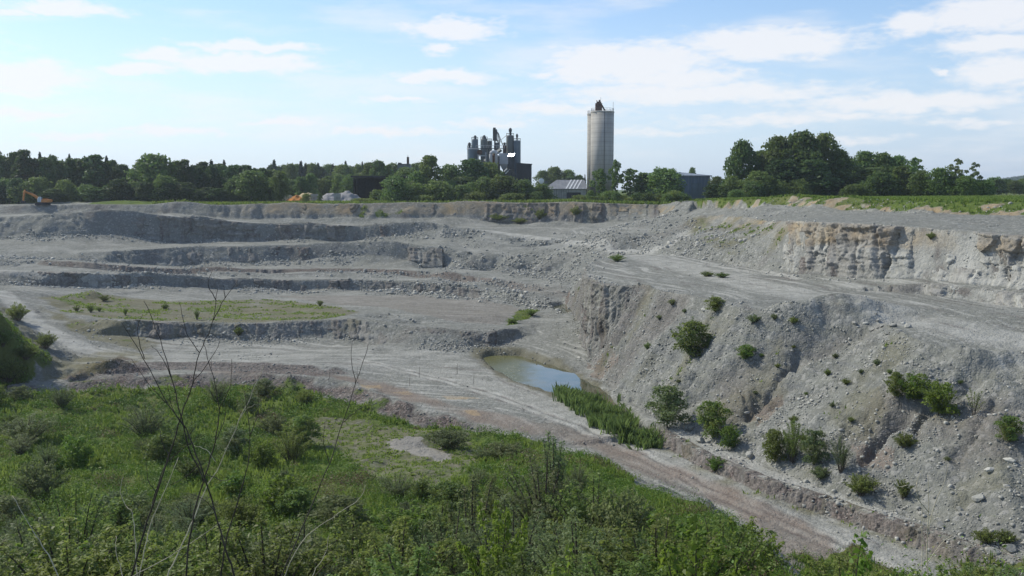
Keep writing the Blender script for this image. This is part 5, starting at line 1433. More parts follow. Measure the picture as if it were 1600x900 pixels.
C = [('tall2',576,254,34,425,'upright tree above the left end of the open shed roof'),('tall2',592,251,34,420,'taller upright tree above the open shed roof'),
 ('tall2',607,257,16,420,'small slim tree left of the grey chimney house'),('oak2',634,262,50,392,'broad tree hiding the foot of the grey chimney house'),
 ('tall2',672,243,46,344,'tall pale-topped tree standing over the middle of the rim'),('oak2',652,268,40,342,'mid-height tree left of the tall pale-topped rim tree'),
 ('oak1',703,258,52,350,'round tree between the tall rim tree and the works'),('dense3',738,249,60,352,'dark wide tree right in front of the left works silos'),
 ('oak2',765,254,46,356,'round tree below the arched duct of the works'),('dense2',722,276,56,344,'dark shaded tree below the wide tree in front of the works')]
for c in C: plant(c[0], c[1], c[2], c[3], c[4], c[5], 'tree')
B = [('bush1',617,277,60,322,'large round bush like a ball on the rim in front of the open shed'),('bush2',650,288,44,325,'pale loose bush right of the ball-shaped rim bush'),
 ('bush1',686,284,56,324,'dark bush on the rim below the tall pale-topped tree'),('bush1',722,290,52,323,'bush on the rim below the dark wide tree'),
 ('bush1',757,278,50,328,'tall bush on the rim in front of the black works building, left one'),('bush1',788,276,56,326,'widest rim bush in front of the loading shed'),
 ('bush1',818,282,48,325,'olive bush on the rim in front of the black works building'),('bush2',838,300,30,321,'small bush at the right end of the rim thicket'),
 ('bush3',740,300,44,320,'low bush spilling over the rim below the works'),('bush3',800,302,46,319,'low bush hanging over the rim face below the loading shed'),
 ('bush3',478,303,18,327,'small round bush in front of the orange sand heap'),('tall2',500,302,12,325,'small pointed bush in front of the white grit heaps'),
 ('bush3',566,310,44,322,'low scrub on the rim below the open shed'),('bush3',660,305,44,320,'low scrub on the rim right of the ball-shaped bush')]
for c in B: plant(c[0], c[1], c[2], c[3], c[4], c[5], 'bush', None, 'bush')
px = 590
while px < 850:
    plant(TR.choice(['bush1', 'bush2', 'dense3', 'bush1']), px, TR.uniform(284, 300), TR.uniform(30, 46), TR.uniform(329, 339), 'bush in the dense thicket along the middle of the rim', 'bush', 'bushes of the thicket along the rim', 'bush')
    px += TR.uniform(9, 14)
for (px, top, w_, lab) in ((848, 267, 30, 'far tree at the left of the low wooded rise behind the shed'), (866, 261.5, 40, 'far tree at the top of the low wooded rise behind the shed'), (888, 266, 40, 'far tree sloping off to the right of the wooded rise'), (905, 274, 26, 'last far tree of the wooded rise next to the tall silos')):
    plant('oak1', px, top, w_, 520, lab, 'tree')
plant('con2', 914, 272, 7, 500, 'tiny dark conifer just left of the tall silos', 'tree')
R_ = [('loose1',938,264,36,334,'bushy young birch in front of the foot of the tall silos'),('loose1',962,250,24,336,'tallest thin birch right of the tall silos'),
 ('loose1',985,264,44,334,'loose young tree between the thin birch and the hall'),('tall2',1006,270,36,336,'young tree left of the round dark tree by the hall'),
 ('bush1',1040,265,72,328,'large round dark tree in front of the blue-grey hall'),('oak2',1082,262,16,440,'tip of a far tree over the roof of the hall'),
 ('oak2',1120,276,34,340,'dark tree right of the blue-grey hall wall'),('dense3',1136,280,30,326,'dark low tree under the big tree group')]
for c in R_: plant(c[0], c[1], c[2], c[3], c[4], c[5], 'tree', None, 'young_tree' if c[0][0] == 'l' else 'broadleaf_tree')
px = 905
while px < 1066:
    plant(TR.choice(['bush3', 'bush2', 'bush3']), px, TR.uniform(298, 309), TR.uniform(18, 32), TR.uniform(309, 318), 'small bright bush on the rim below the silos and hall', 'bush', 'small bushes on the rim below the silos and hall', 'bush')
    px += TR.uniform(7, 12)
BIG = [('oak1',1160,221,60,306,'tall airy tree at the left end of the big tree group'),('dense3',1192,236,56,310,'dark tree in the gap left of the big tree group\'s top'),
 ('oak2',1216,214,74,306,'tall tree on the left shoulder of the big tree group'),('oak1',1252,207,84,304,'highest tree at the top of the big tree group'),
 ('oak2',1287,209,66,306,'tall tree on the right shoulder of the big tree group'),('dense1',1310,236,56,304,'dark tree falling away on the right of the big tree group'),
 ('dense2',1270,250,80,296,'dark shaded tree low in the middle of the big tree group'),('dense3',1226,250,70,297,'dark shaded tree low at the left of the big tree group'),
 ('oak1',1184,268,52,292,'small shaded tree under the left of the big tree group'),
 ('con1',1331,244,16,330,'dark pointed tree between the two right-hand tree groups'),('dense2',1334,250,46,322,'dark tree linking the two right-hand tree groups'),
 ('oak2',1354,237,58,318,'highest tree of the second tree group by the field'),('oak1',1378,240,56,316,'second tree from the top of the second tree group by the field'),
 ('oak2',1402,244,54,316,'right shoulder tree of the second tree group by the field'),('loose1',1430,247,38,310,'thin airy tree at the right end of the second tree group'),
 ('dense1',1360,262,70,300,'dark shaded tree low in the second tree group')]
for c in BIG: plant(c[0], c[1], c[2], c[3], c[4], c[5], 'tree')
FLD = [('bush2',1150,297,28,284,'bright small bush at the field edge under the airy tall tree'),('bush1',1178,285,44,286,'dark bush at the field edge below the big tree group'),
 ('bush1',1380,271,58,270,'rounded pale bush-like tree in front of the second tree group'),('tall2',1408,260,46,272,'upright mid-green tree right of the rounded pale one'),
 ('bush1',1440,268,50,266,'wide bush right of the upright mid-green field tree'),('bush1',1470,264,54,262,'big grey-green bush below the sparse thin trees'),
 ('loose2',1494,248,34,262,'sparse wispy tree with a bare top by the field'),('loose2',1521,254,30,264,'sparse small tree right of the wispy bare-topped one'),
 ('bush1',1508,276,52,258,'dark bush under the sparse thin trees'),('bush1',1537,282,44,262,'bush at the right end of the field hedge')]
for c in FLD: plant(c[0], c[1], c[2], c[3], c[4], c[5], 'bush' if c[0][0] == 'b' else 'tree', None, 'bush' if c[0][0] == 'b' else None)
px = 1115
while px < 1330:
    plant(TR.choice(['bush1', 'bush2', 'dense3']), px, TR.uniform(276, 292), TR.uniform(34, 48), TR.uniform(288, 300), 'shaded bush under the big tree group by the field', 'bush', 'shaded bushes under the big tree group', 'bush')
    px += TR.uniform(12, 17)
px = 1330
while px < 1545:
    plant(TR.choice(['bush1', 'bush2']), px, TR.uniform(282, 294), TR.uniform(30, 44), TR.uniform(268, 282), 'hedge bush along the far edge of the green field', 'bush', 'hedge bushes along the green field', 'bush')
    px += TR.uniform(10, 15)
px = 1535
while px < 1760:
    plant(TR.choice(['oak2', 'dense2', 'oak1', 'bush1']), px, TR.uniform(276, 288), TR.uniform(26, 38), TR.uniform(410, 470), 'distant tree in the low row beyond the right end of the field', 'tree', 'distant trees beyond the right end of the field', 'broadleaf_tree')
    px += TR.uniform(8, 13)
# wooded hill far to the right: one mass
rs = np.random.RandomState(5)
hx = rs.normal(1500, 330, 2600); hy = rs.normal(2250, 240, 2600)
ok = (hx > 500); hx, hy = hx[ok], hy[ok]
hzv = np.array([gz(a, b) for a, b in zip(hx, hy)])
C0 = np.repeat(np.stack([hx, hy, hzv + 6], 1), 26, 0); D = rnd_dirs(rs, len(C0)); D[:, 2] = np.abs(D[:, 2])
V = leaf_quads(rs, C0 + D * 7.5, D, np.full(len(C0), 4.0), .8, .7)
o = bpy.data.objects.new('far_wood', quads_mesh('far_wood', V, M_LEAF_DARK, rs.uniform(0, 1, len(C0)))); COL.objects.link(o)
setprops(o, 'wooded hill seen far off beyond the field', 'wood', None, 'stuff')
# ------------------------------------------------------------------ ground queries on the finished ground
_Y = np.arange(26.0, 420.0, .3)
def gz_v(x, y):
    j = np.clip(np.searchsorted(ys, y) - 1, 0, NR - 2)
    s = x / (y + 15.0); f = (s - ss[0]) / (ss[1] - ss[0]); k = np.clip(f.astype(int), 0, NS - 2)
    ty = np.clip((y - ys[j]) / (ys[j + 1] - ys[j]), 0, 1); tk = np.clip(f - k, 0, 1)
    a = GZ[j, k] * (1 - tk) + GZ[j, k + 1] * tk; b = GZ[j + 1, k] * (1 - tk) + GZ[j + 1, k + 1] * tk
    return a * (1 - ty) + b * ty
def samp(A, x, y):
    j = np.clip(np.searchsorted(ys, y), 0, NR - 1); k = np.clip(np.round((x / (y + 15.0) - ss[0]) / (ss[1] - ss[0])).astype(int), 0, NS - 1)
    return A[j, k]
def hit2(px, py):
    rx, rz = ray(px, py)
    below = np.nonzero(CAMZ + rz * _Y < gz_v(rx * _Y, _Y))[0]
    Y = _Y[below[0]] if len(below) else 300.0
    return rx * Y, Y, gz(rx * Y, Y)

# ------------------------------------------------------------------ water
def mat_water():
    m, t, out = new_mat("pond_water")
    P = tpos(t)
    n = tnoise(t, .16, 3, .55, P)
    c = tmix(t, tramp(t, n, .42, .6), (.050, .055, .022), (.095, .085, .045))
    sp = t.nodes.new('ShaderNodeSeparateXYZ'); t.links.new(P, sp.inputs[0])
    film = tramp(t, tmath(t, 'ADD', sp.outputs[0], tmath(t, 'MULTIPLY', tnoise(t, .5, 4, .6, P), 6)), 3.0, 8.5)      # algae film thins out towards the reeds
    c = tmix(t, film, tmix(t, tnoise(t, 1.2, 4, .6, P), (.085, .088, .030), (.15, .145, .065)), c)
    pr = tprin(t, out, c, .04, .5, 0, tbump(t, tnoise(t, 2.2, 3, .5, P), .05, .03))
    t.links.new(tmath(t, 'ADD', tmath(t, 'MULTIPLY', film, .40), .10), pr.inputs['Specular IOR Level'])
    t.links.new(tmath(t, 'SUBTRACT', .22, tmath(t, 'MULTIPLY', film, .18)), pr.inputs['Roughness'])
    return m
M_WATER = mat_water()
def water(poly, z, label, grow):
    c = poly.mean(0); pts = c + (poly - c) * grow
    o = MB().poly([(p[0], p[1], z) for p in pts]).build('water', M_WATER)
    return setprops(o, label, 'pond', None, 'structure')
water(POND, pz, 'shallow green-brown pond on the quarry floor reflecting the sky', 1.12)
water(POND2, p2z, 'small green pool at the foot of the rubble slope', 1.1)

# ------------------------------------------------------------------ loose stones and boulders
def ico(sub):
    bm = bmesh.new(); bmesh.ops.create_icosphere(bm, subdivisions=sub, radius=1.0)
    v = np.array([tuple(p.co) for p in bm.verts]); f = np.array([[q.index for q in p.verts] for p in bm.faces]); bm.free()
    return v, f
def mat_stone():
    m, t, out = new_mat("limestone_blocks")
    at = t.nodes.new('ShaderNodeAttribute'); at.attribute_name = 'tint'
    P = tpos(t)
    c = tmix(t, at.outputs['Fac'], (.105, .104, .09), (.54, .52, .45))
    c = tmix(t, .35, c, tmix(t, tnoise(t, 4, 4, .6, P), (.10, .098, .09), (.44, .43, .385)))
    tprin(t, out, c, .92, .15, 0, tbump(t, tnoise(t, 9, 4, .65, P), .5, .05))
    return m
M_STONE = mat_stone()
rs = np.random.RandomState(21)
iv, if_ = ico(1)
def stones(x, y, size, tint_bias=.35):
    n = len(x); z = gz_v(x, y)
    base = iv[None] * (1 + rs.uniform(-.32, .32, (n, len(iv), 1)))
    base = np.clip(base, -rs.uniform(.55, .9, (n, 1, 3)), rs.uniform(.55, .9, (n, 1, 3)))
    base = base * rs.uniform(.5, 1.15, (n, 1, 3)) * np.array([1, 1, .75])
    a = rs.uniform(0, 6.28, n); ca, sa = np.cos(a)[:, None], np.sin(a)[:, None]
    tl = rs.normal(0, .45, n); ct, st = np.cos(tl)[:, None], np.sin(tl)[:, None]
    X, Yy, Z = base[:, :, 0], base[:, :, 1], base[:, :, 2]
    Yt, Zt = Yy * ct - Z * st, Yy * st + Z * ct
    V = np.stack([X * ca - Yt * sa, X * sa + Yt * ca, Zt], -1) * (size * .5)[:, None, None]
    V += np.stack([x, y, z + size * .10], 1)[:, None, :]
    T = np.clip(rs.beta(1.4, 2.4, n) + tint_bias - .22, 0, 1)
    return V, T
parts_v, parts_t = [], []
def scatter(n, x0, x1, y0, y1, w, smin, smax, bias=.35, power=2.2):
    x = rs.uniform(x0, x1, n); y = rs.uniform(y0, y1, n)
    p = w(x, y)
    k = rs.uniform(0, 1, n) < p
    x, y = x[k], y[k]
    u = rs.uniform(0, 1, len(x)); size = smin * (1 - u * (1 - (smin / smax) ** power)) ** (-1 / power)
    v, t_ = stones(x, y, size, bias); parts_v.append(v); parts_t.append(t_)
cl3 = lambda x, y: sstep(fbm(x, y, 9, 3, 201), -.25, .5)
S_steep = blur(sstep(slp, .12, .45), 2) * near
scatter(170000, 2, 62, 62, 185, lambda x, y: samp(pen, x, y) * (.14 + .6 * cl3(x, y)), .13, .62, .46, 2.3)
scatter(26000, -20, 45, 178, 285, lambda x, y: samp(S_steep, x, y) * (.25 + .75 * cl3(x, y)) * (1 - samp(pen, x, y)), .32, 1.5, .45)
scatter(16000, -125, -15, 205, 290, lambda x, y: samp(S_steep, x, y) * cl3(x, y) * .55, .28, 1.3, .42)
scatter(9000, -75, 10, 150, 232, lambda x, y: samp(S_steep, x, y) * (.2 + .7 * cl3(x, y)), .22, 1.0, .4)
scatter(20000, 28, 85, 92, 232, lambda x, y: samp(S_steep, x, y) * (1 - samp(pen, x, y)) * (.12 + .5 * cl3(x, y)), .2, .9, .5)
scatter(9000, -10, 70, 60, 240, lambda x, y: (1 - samp(S_steep, x, y)) * (samp(A_grass, x, y) < .3) * cl3(x, y) ** 2 * .3, .12, .45, .42)
scatter(16000, -75, 14, 100, 140, lambda x, y: samp(A_dark, x, y) * .7, .14, .55, .12)
scatter(4000, -70, -35, 140, 180, lambda x, y: cl3(x, y) * (samp(A_pale, x, y) < .3) * .35, .18, .6, .5)
# rubble at the foot of the far walls, the boulder fan at the tip and the fans below the flank
def ring(n, line, spread, smin, smax, bias=.45):
    L = LINE3D[line]; i = rs.randint(0, len(L) - 1, n); q = rs.uniform(0, 1, n)[:, None]
    p = L[i] * (1 - q) + L[i + 1] * q
    x = p[:, 0] + rs.normal(0, spread, n); y = p[:, 1] - np.abs(rs.normal(0, spread, n)) + spread * .3
    k = (sstep(fbm(x, y, 12, 2, 207), -.35, .4) > rs.uniform(0, 1, n)) & (np.abs(x) < .56 * y)
    x, y = x[k], y[k]; u = rs.uniform(0, 1, len(x)); size = smin * (1 - u * (1 - (smin / smax) ** 2.2)) ** (-1 / 2.2)
    v, t_ = stones(x, y, size, bias); parts_v.append(v); parts_t.append(t_)
ring(5200, 'terrace_back', 2.6, .3, 1.4, .58)
ring(4200, 'wall4_toe', 2.4, .3, 1.4, .58)
ring(3600, 'wall3_toe', 2.8, .3, 1.4, .5)
ring(3000, 'wall2_toe', 2.8, .3, 1.4, .5)
ring(2600, 'terrace_toe', 1.8, .2, .8, .5)
ring(2600, 'slope_toe', 2.2, .14, .9, .5)
ring(500, 'step_top', .5, .14, .5, .15)
ring(900, 'pen_crest', 1.2, .2, .9, .5)
ring(900, 'cliff_toe', 2.0, .25, .9, .55)
V = np.concatenate(parts_v); T = np.concatenate(parts_t)
nst = len(V); print("stones", nst)
me = bpy.data.meshes.new('rubble')
nvs = len(iv); me.vertices.add(nst * nvs); me.vertices.foreach_set("co", V.astype(np.float32).ravel())
F = (if_[None] + (np.arange(nst) * nvs)[:, None, None]).reshape(-1).astype(np.int32); nf = len(F) // 3
me.loops.add(nf * 3); me.loops.foreach_set("vertex_index", F); me.polygons.add(nf); me.polygons.foreach_set("loop_start", np.arange(0, nf * 3, 3, dtype=np.int32))
me.update(calc_edges=True)
at = me.attributes.new("tint", 'FLOAT', 'FACE'); at.data.foreach_set("value", np.repeat(T, len(if_)).astype(np.float32))
me.materials.append(M_STONE)
o = bpy.data.objects.new('rubble', me); COL.objects.link(o); setprops(o, 'loose grey and white limestone rubble lying on the slopes and at the foot of the faces', 'rubble', None, 'stuff')

bv, bf = ico(3)
BOULD = []
for s in range(4):
    r_ = np.random.RandomState(300 + s); v = bv.copy()
    for _ in range(9):
        d = rnd_dirs(r_, 1)[0]; lim = r_.uniform(.5, .8); dd = v @ d
        v = v - np.where(dd > lim, dd - lim, 0)[:, None] * d
    v = v * np.array([1.0, r_.uniform(.65, .9), r_.uniform(.5, .7)]) * (1 + .05 * np.sin(v[:, [0]] * 9 + s) * np.sin(v[:, [1]] * 8))
    me = bpy.data.meshes.new('boulder'); me.from_pydata(v.tolist(), [], bf.tolist())
    at = me.attributes.new("tint", 'FLOAT', 'FACE'); at.data.foreach_set("value", np.full(len(bf), (.35, .6, .95, .5)[s], np.float32)); me.materials.append(M_STONE); BOULD.append(me)
def boulder(px, py, wpx, kind, label, group=None, flat=1.0):
    x, y, z = hit2(px, py); s = wpx * .85 * y / FPX / 1.5
    o = bpy.data.objects.new('boulder', BOULD[kind]); COL.objects.link(o); o.location = (x, y, z + s * .22); o.scale = (s, s, s * flat); o.rotation_euler = (TR.uniform(-.3, .3), TR.uniform(-.3, .3), TR.uniform(0, 6.2))
    return setprops(o, label, 'boulder', group)
for b in ((1095,692,20,1,'squared grey block on the pale strip between the two roadside willows'),(1172,716,22,3,'flat grey slab beside the triple shrub on the pale strip'),
          (1547,736,17,2,'upright white block on the scree at the right, brightest of all'),(1577,722,18,2,'long white slab on the scree above the upright white block'),
          (1530,786,22,1,'pale leaning slab in the scree below the upright white block'),(1468,824,18,0,'grey block at the foot of the scree near the bare sapling'),
          (1578,860,28,0,'large brownish boulder at the roadside in the lower right corner'),(1551,866,20,3,'smaller boulder left of the large brownish roadside one'),
          (1500,798,14,1,'grey boulder lying in the lower scree'),(1420,690,9,2,'small white stone below the torn red gully'),(1120,705,9,2,'small white stone near the edge of the pale strip'),
          (1380,805,12,3,'flat stone at the lower end of the pale strip'),(905,560,8,2,'white stone on the scree above the pond'),(1010,578,8,2,'white stone on the scree left of the big slope bush'),
          (995,560,7,2,'small white stone high on the scree above the reeds'),(1100,488,10,2,'white stone beside the bush under the plateau edge'),(1437,250,1,0,'')):
    if b[2] > 2: boulder(*b)
for (px, py, w_) in ((1335,510,11),(1352,507,9),(1362,518,12),(1378,512,8),(1395,510,13),(1405,520,10),(1418,512,14),(1386,524,9),(1372,505,8),(1412,506,9)):
    boulder(px, py, w_, TR.randrange(4), 'tumbled boulder in the heap beside the dark gravel lip on the plateau edge', 'boulders beside the gravel lip on the plateau edge')
for (px, py, w_) in ((1556,432,8),(1566,428,10),(1578,430,9),(1588,424,11),(1590,436,8),(1572,436,7)):
    boulder(px, py, w_, TR.randrange(3), 'pinkish boulder in the pile on the ledge below the right cliff', 'boulders piled on the ledge below the right cliff')

# ------------------------------------------------------------------ shrubs
def make_shrub(seed, h, w, nstem, nleaf, leaf, mat, aspect=.45, t0=.2, side=.16, lean=1.0, kite=True, jit=.8):
    r_ = np.random.RandomState(seed); mb = MB(); Ps, Ds = [], []
    per = nleaf // nstem
    for i in range(nstem):
        a = i * 2.399 + r_.uniform(-.4, .4); reach = w / 2 * math.sqrt((i + .5) / nstem) * lean; hh = h * r_.uniform(.62, 1.0) * (1 - .35 * (reach / (w / 2)) ** 2)
        p0 = np.array([math.cos(a) * reach * .12, math.sin(a) * reach * .12, -.1 * h]); p2 = np.array([math.cos(a) * reach, math.sin(a) * reach, hh]); p1 = np.array([math.cos(a) * reach * .35, math.sin(a) * reach * .35, hh * .62])
        q = lambda t: (1 - t) ** 2 * p0 + 2 * t * (1 - t) * p1 + t * t * p2
        mb.tube([q(t) for t in (0, .3, .6, .85, 1)], [.012 * h, .010 * h, .007 * h, .004 * h, .002 * h], 5, False)
        t = r_.uniform(t0, 1.02, per) ** .8
        c = (1 - t)[:, None] ** 2 * p0 + 2 * (t * (1 - t))[:, None] * p1 + (t * t)[:, None] * p2
        d = rnd_dirs(r_, per); d[:, 2] = d[:, 2] * .7 + .1
        sp = side * w * (1.08 - .75 * t) * r_.uniform(.1, 1, per) ** .6
        # leaves sit in sprays along side twigs
        ntw = max(6, per // 14); tw = rnd_dirs(r_, ntw); tw[:, 2] = np.abs(tw[:, 2]) * .6 + .1
        d = tw[r_.randint(0, ntw, per)] + d * .35; d /= np.linalg.norm(d, axis=1)[:, None]
        Ps.append(c + d * sp[:, None]); Ds.append(d * .6 + np.array([0, 0, .5]))
    P = np.concatenate(Ps); D = np.concatenate(Ds); P[:, 2] = np.maximum(P[:, 2], .01)
    V = leaf_quads(r_, P, D, np.full(len(P), leaf), aspect, jit, kite)
    fol = quads_mesh('shrub_foliage', V, mat, np.clip(r_.beta(2, 2, len(P)), 0, 1))
    st = bpy.data.meshes.new('shrub_stems'); st.from_pydata(mb.v, [], mb.f); st.materials.append(M_BARK)
    return fol, st, h, w
SH = {
 'willow1': make_shrub(401, 4, 4, 26, 5200, .15, M_LEAF_GREY, .32), 'willow2': make_shrub(402, 4, 4, 20, 4200, .16, M_LEAF_SHRUB, .36),
 'green1': make_shrub(403, 3, 3.4, 24, 4200, .15, M_LEAF_BRIGHT, .5), 'green2': make_shrub(404, 3, 3, 20, 3600, .15, M_LEAF_SHRUB, .5), 'dome1': make_shrub(405, 2, 3, 34, 4200, .13, M_LEAF_SHRUB, .55, .15, .2, 1.1),
 'dome2': make_shrub(406, 2, 3, 34, 4200, .13, M_LEAF_GREY, .5, .15, .2, 1.1), 'sparse1': make_shrub(407, 3, 2, 7, 420, .14, M_LEAF_SHRUB, .5, .25, .2),
 'near1': make_shrub(408, 3, 2.6, 26, 6500, .085, M_LEAF_SHRUB, .5, .15, .15), 'near2': make_shrub(409, 3, 2.6, 26, 7000, .10, M_LEAF_GREY, .28, .15, .15),
 'near3': make_shrub(410, 3, 2.4, 18, 3600, .10, M_LEAF_BRIGHT, .6, .2, .15), 'near4': make_shrub(411, 3.5, 2.2, 12, 3400, .085, M_LEAF_GREY, .4, .2, .13),
 'round1': make_tree_meshes('bush', 431, 4, 4, 15, 2300, .165, M_LEAF_SHRUB, .17, .08, .06), 'round2': make_tree_meshes('bush', 432, 4, 4, 13, 2000, .165, M_LEAF_GREY, .17, .08, .06), 'round3': make_tree_meshes('bush', 433, 3, 3.2, 11, 1500, .14, M_LEAF_BRIGHT, .18, .06, .05),
 'shoot1': make_shrub(441, 4, 4, 34, 3800, .15, M_LEAF_SHRUB, .4, .12, .15), 'shoot2': make_shrub(442, 4, 4, 34, 3800, .15, M_LEAF_GREY, .36, .12, .15), 'shoot3': make_shrub(443, 3, 3.2, 28, 2700, .14, M_LEAF_BRIGHT, .45, .12, .15),
 'big_leaf': make_shrub(412, 1.8, 1.6, 9, 620, .095, M_LEAF_BRIGHT, .62, .3, .2), 'spire': make_shrub(413, 4, 1.6, 9, 2600, .11, M_LEAF_GREY, .35, .1, .2, .6),
}
def shrub(kind, x, y, z, w_, h_, label, group=None, cat='shrub', name='shrub', tilt=0):
    f, s, h, w = SH[kind]
    t = thing(name, label, cat, (x, y, z - .05), TR.uniform(0, 6.28), group, (w_ / w, w_ / w, h_ / h))
    part('foliage', f, t); part('stem', s, t)
    if kind.startswith('round'):
        f2 = SH[{'round1': 'shoot1', 'round2': 'shoot2', 'round3': 'shoot3'}[kind]]
        c = part('foliage', f2[0], t); c.scale = (w / f2[2], w / f2[2], h * 1.06 / f2[3]) if False else (w * 1.1 / f2[3], w * 1.1 / f2[3], h * 1.12 / f2[2])
    return t
def shrub_px(kind, px, py, wpx, hpx, label, group=None, cat='shrub', name='shrub'):
    x, y, z = hit2(px, py)
    return shrub(kind, x, y, z, wpx * y / FPX, hpx * y / FPX * 1.03, label, group, cat, name)
for s in (('round1',1079,560,68,56,'biggest round bush halfway up the grey flank of the spur'),('round3',1165,564,38,22,'low bush on the flank right of the biggest round bush'),
          ('round1',1117,491,36,24,'bush just under the plateau edge above the biggest round bush'),('dome2',1178,505,24,14,'small grey-green bush under the dark bank of the plateau edge'),
          ('round2',1043,668,76,66,'tall grey-green willow at the slope foot beside the end of the reeds'),('round1',1114,687,62,58,'round grey-green willow right of the one beside the reeds'),
          ('round3',1142,703,36,38,'yellow-green shrub leaning on the round willow at the slope foot'),('round1',1211,727,50,52,'left shrub of the triple clump on the pale strip'),
          ('willow2',1238,724,44,80,'tallest middle shrub of the triple clump on the pale strip'),('round2',1272,728,52,56,'right shrub of the triple clump on the pale strip'),
          ('willow1',1314,742,38,58,'thin feathery shrub at the slope foot right of the triple clump'),('dome2',1282,754,34,22,'low grey shrub on the bare end of the pale strip'),
          ('dome1',1346,774,56,34,'rounded green shrub at the slope foot where the pale strip ends'),('green2',1411,779,32,34,'small shrub in the scree right of the pale strip'),
          ('dome1',1414,702,38,24,'low shrub beside the lower end of the torn gully'),('round1',1398,626,34,40,'left dark shrub of the clump above the torn gully'),
          ('round3',1428,630,58,42,'middle shrub of the clump above the torn gully'),('round3',1466,650,62,52,'bright right-hand shrub of the clump above the torn gully'),
          ('sparse1',1522,648,30,46,'thin sparse bush standing alone right of the bright shrub'),('round1',1576,694,48,42,'dark round bush on the scree at the right edge'),
          ('green1',1118,738,38,26,'bright herb clump at the foot of the roadside step'),('dome1',1540,848,44,24,'low shrub at the foot of the scree in the lower right'),
          ('dome1',1572,850,40,22,'low shrub next to the large brownish roadside boulder'),('dome1',1012,546,14,12,'tiny round bush on the scree above the reeds'),
          ('dome1',1293,588,12,12,'tiny dark bush high on the flank'),('dome1',1322,603,16,11,'tiny green bush on the flank left of the shrub clump'),
          ('dome1',1240,660,18,12,'tiny bush on the flank above the triple clump'),('dome1',1255,690,22,14,'small bush just above the triple clump'),
          ('dome1',964,409,26,12,'grass-like tuft on the corner of the plateau by the ramp'),('dome1',1106,432,26,9,'left flat tuft on the plateau beside the wheel tracks'),('dome1',1128,434,24,9,'right flat tuft on the plateau beside the wheel tracks'),
          ('green1',142,488,15,13,'brightest sapling on the grassy mid terrace'),('green2',155,487,11,9,'sapling right of the brightest one on the mid terrace'),('green2',120,487,14,11,'low sapling left of the brightest one on the mid terrace'),
          ('green2',163,471,22,11,'low bush at the back of the grassy mid terrace'),('green1',196,493,10,13,'upright sapling in the middle of the grassy mid terrace'),('dome1',258,483,14,9,'tiny bush on the mid terrace seen through the bare twigs'),
          ('green2',308,500,11,19,'narrow sapling at the edge of the mid terrace behind the bare twigs'),('dome1',373,525,16,14,'dark bush at the foot of the mid terrace face'),('green2',500,478,14,10,'small tuft at the right end of the grassy mid terrace'),
          ('dome1',28,502,36,28,'round bush on top of the green bank at the left edge'),('dome1',72,545,36,26,'bush at the right foot of the green bank'),('dome1',4,548,36,26,'low dark bush on the green bank at the very left edge'),
          ('dome1',42,572,40,22,'leafy bush low on the green bank'),('dome1',14,596,54,34,'bush at the bottom of the green bank above the berm'),
          ('dome1',845,344,20,18,'dark weed bush clinging to the rim face below the shed'),('dome1',900,338,20,16,'weed bush on the rim face below the tall silos'),('dome1',780,347,34,11,'dark flat weeds at the foot of the rim face'),
          ('dome1',812,349,26,9,'low dark weeds right of the flat weeds at the rim foot'),('dome1',1455,376,16,11,'small bush on the top edge of the right cliff'),
          ('dome1',1300,402,14,10,'small weed bush on the face of the right cliff'),('dome1',830,493,20,10,'yellow-green reeds at the end of the mid terrace'),('dome1',800,505,22,9,'yellow-green tuft on the terrace tip left of the reeds there')):
    shrub_px(*s)
for (px, py, w_) in ((1190,560,8),(1215,575,9),(1240,545,7),(1345,585,9),(1060,600,8),(1180,620,8),(1210,500,12),(1240,510,14),(1090,520,9),(1030,500,10),(1050,480,12),(1070,490,9),(1300,640,9),(1330,660,11),(1500,600,9),(1370,570,12),(1390,585,10),(1480,720,10),(1260,620,8),(1305,560,10)):
    shrub_px(TR.choice(['dome1', 'dome2']), px, py, w_ * 1.2, w_ * .8, 'tiny weed tuft on the grey flank of the spur', 'weed tufts on the grey flank', 'weed', 'weed_plant')
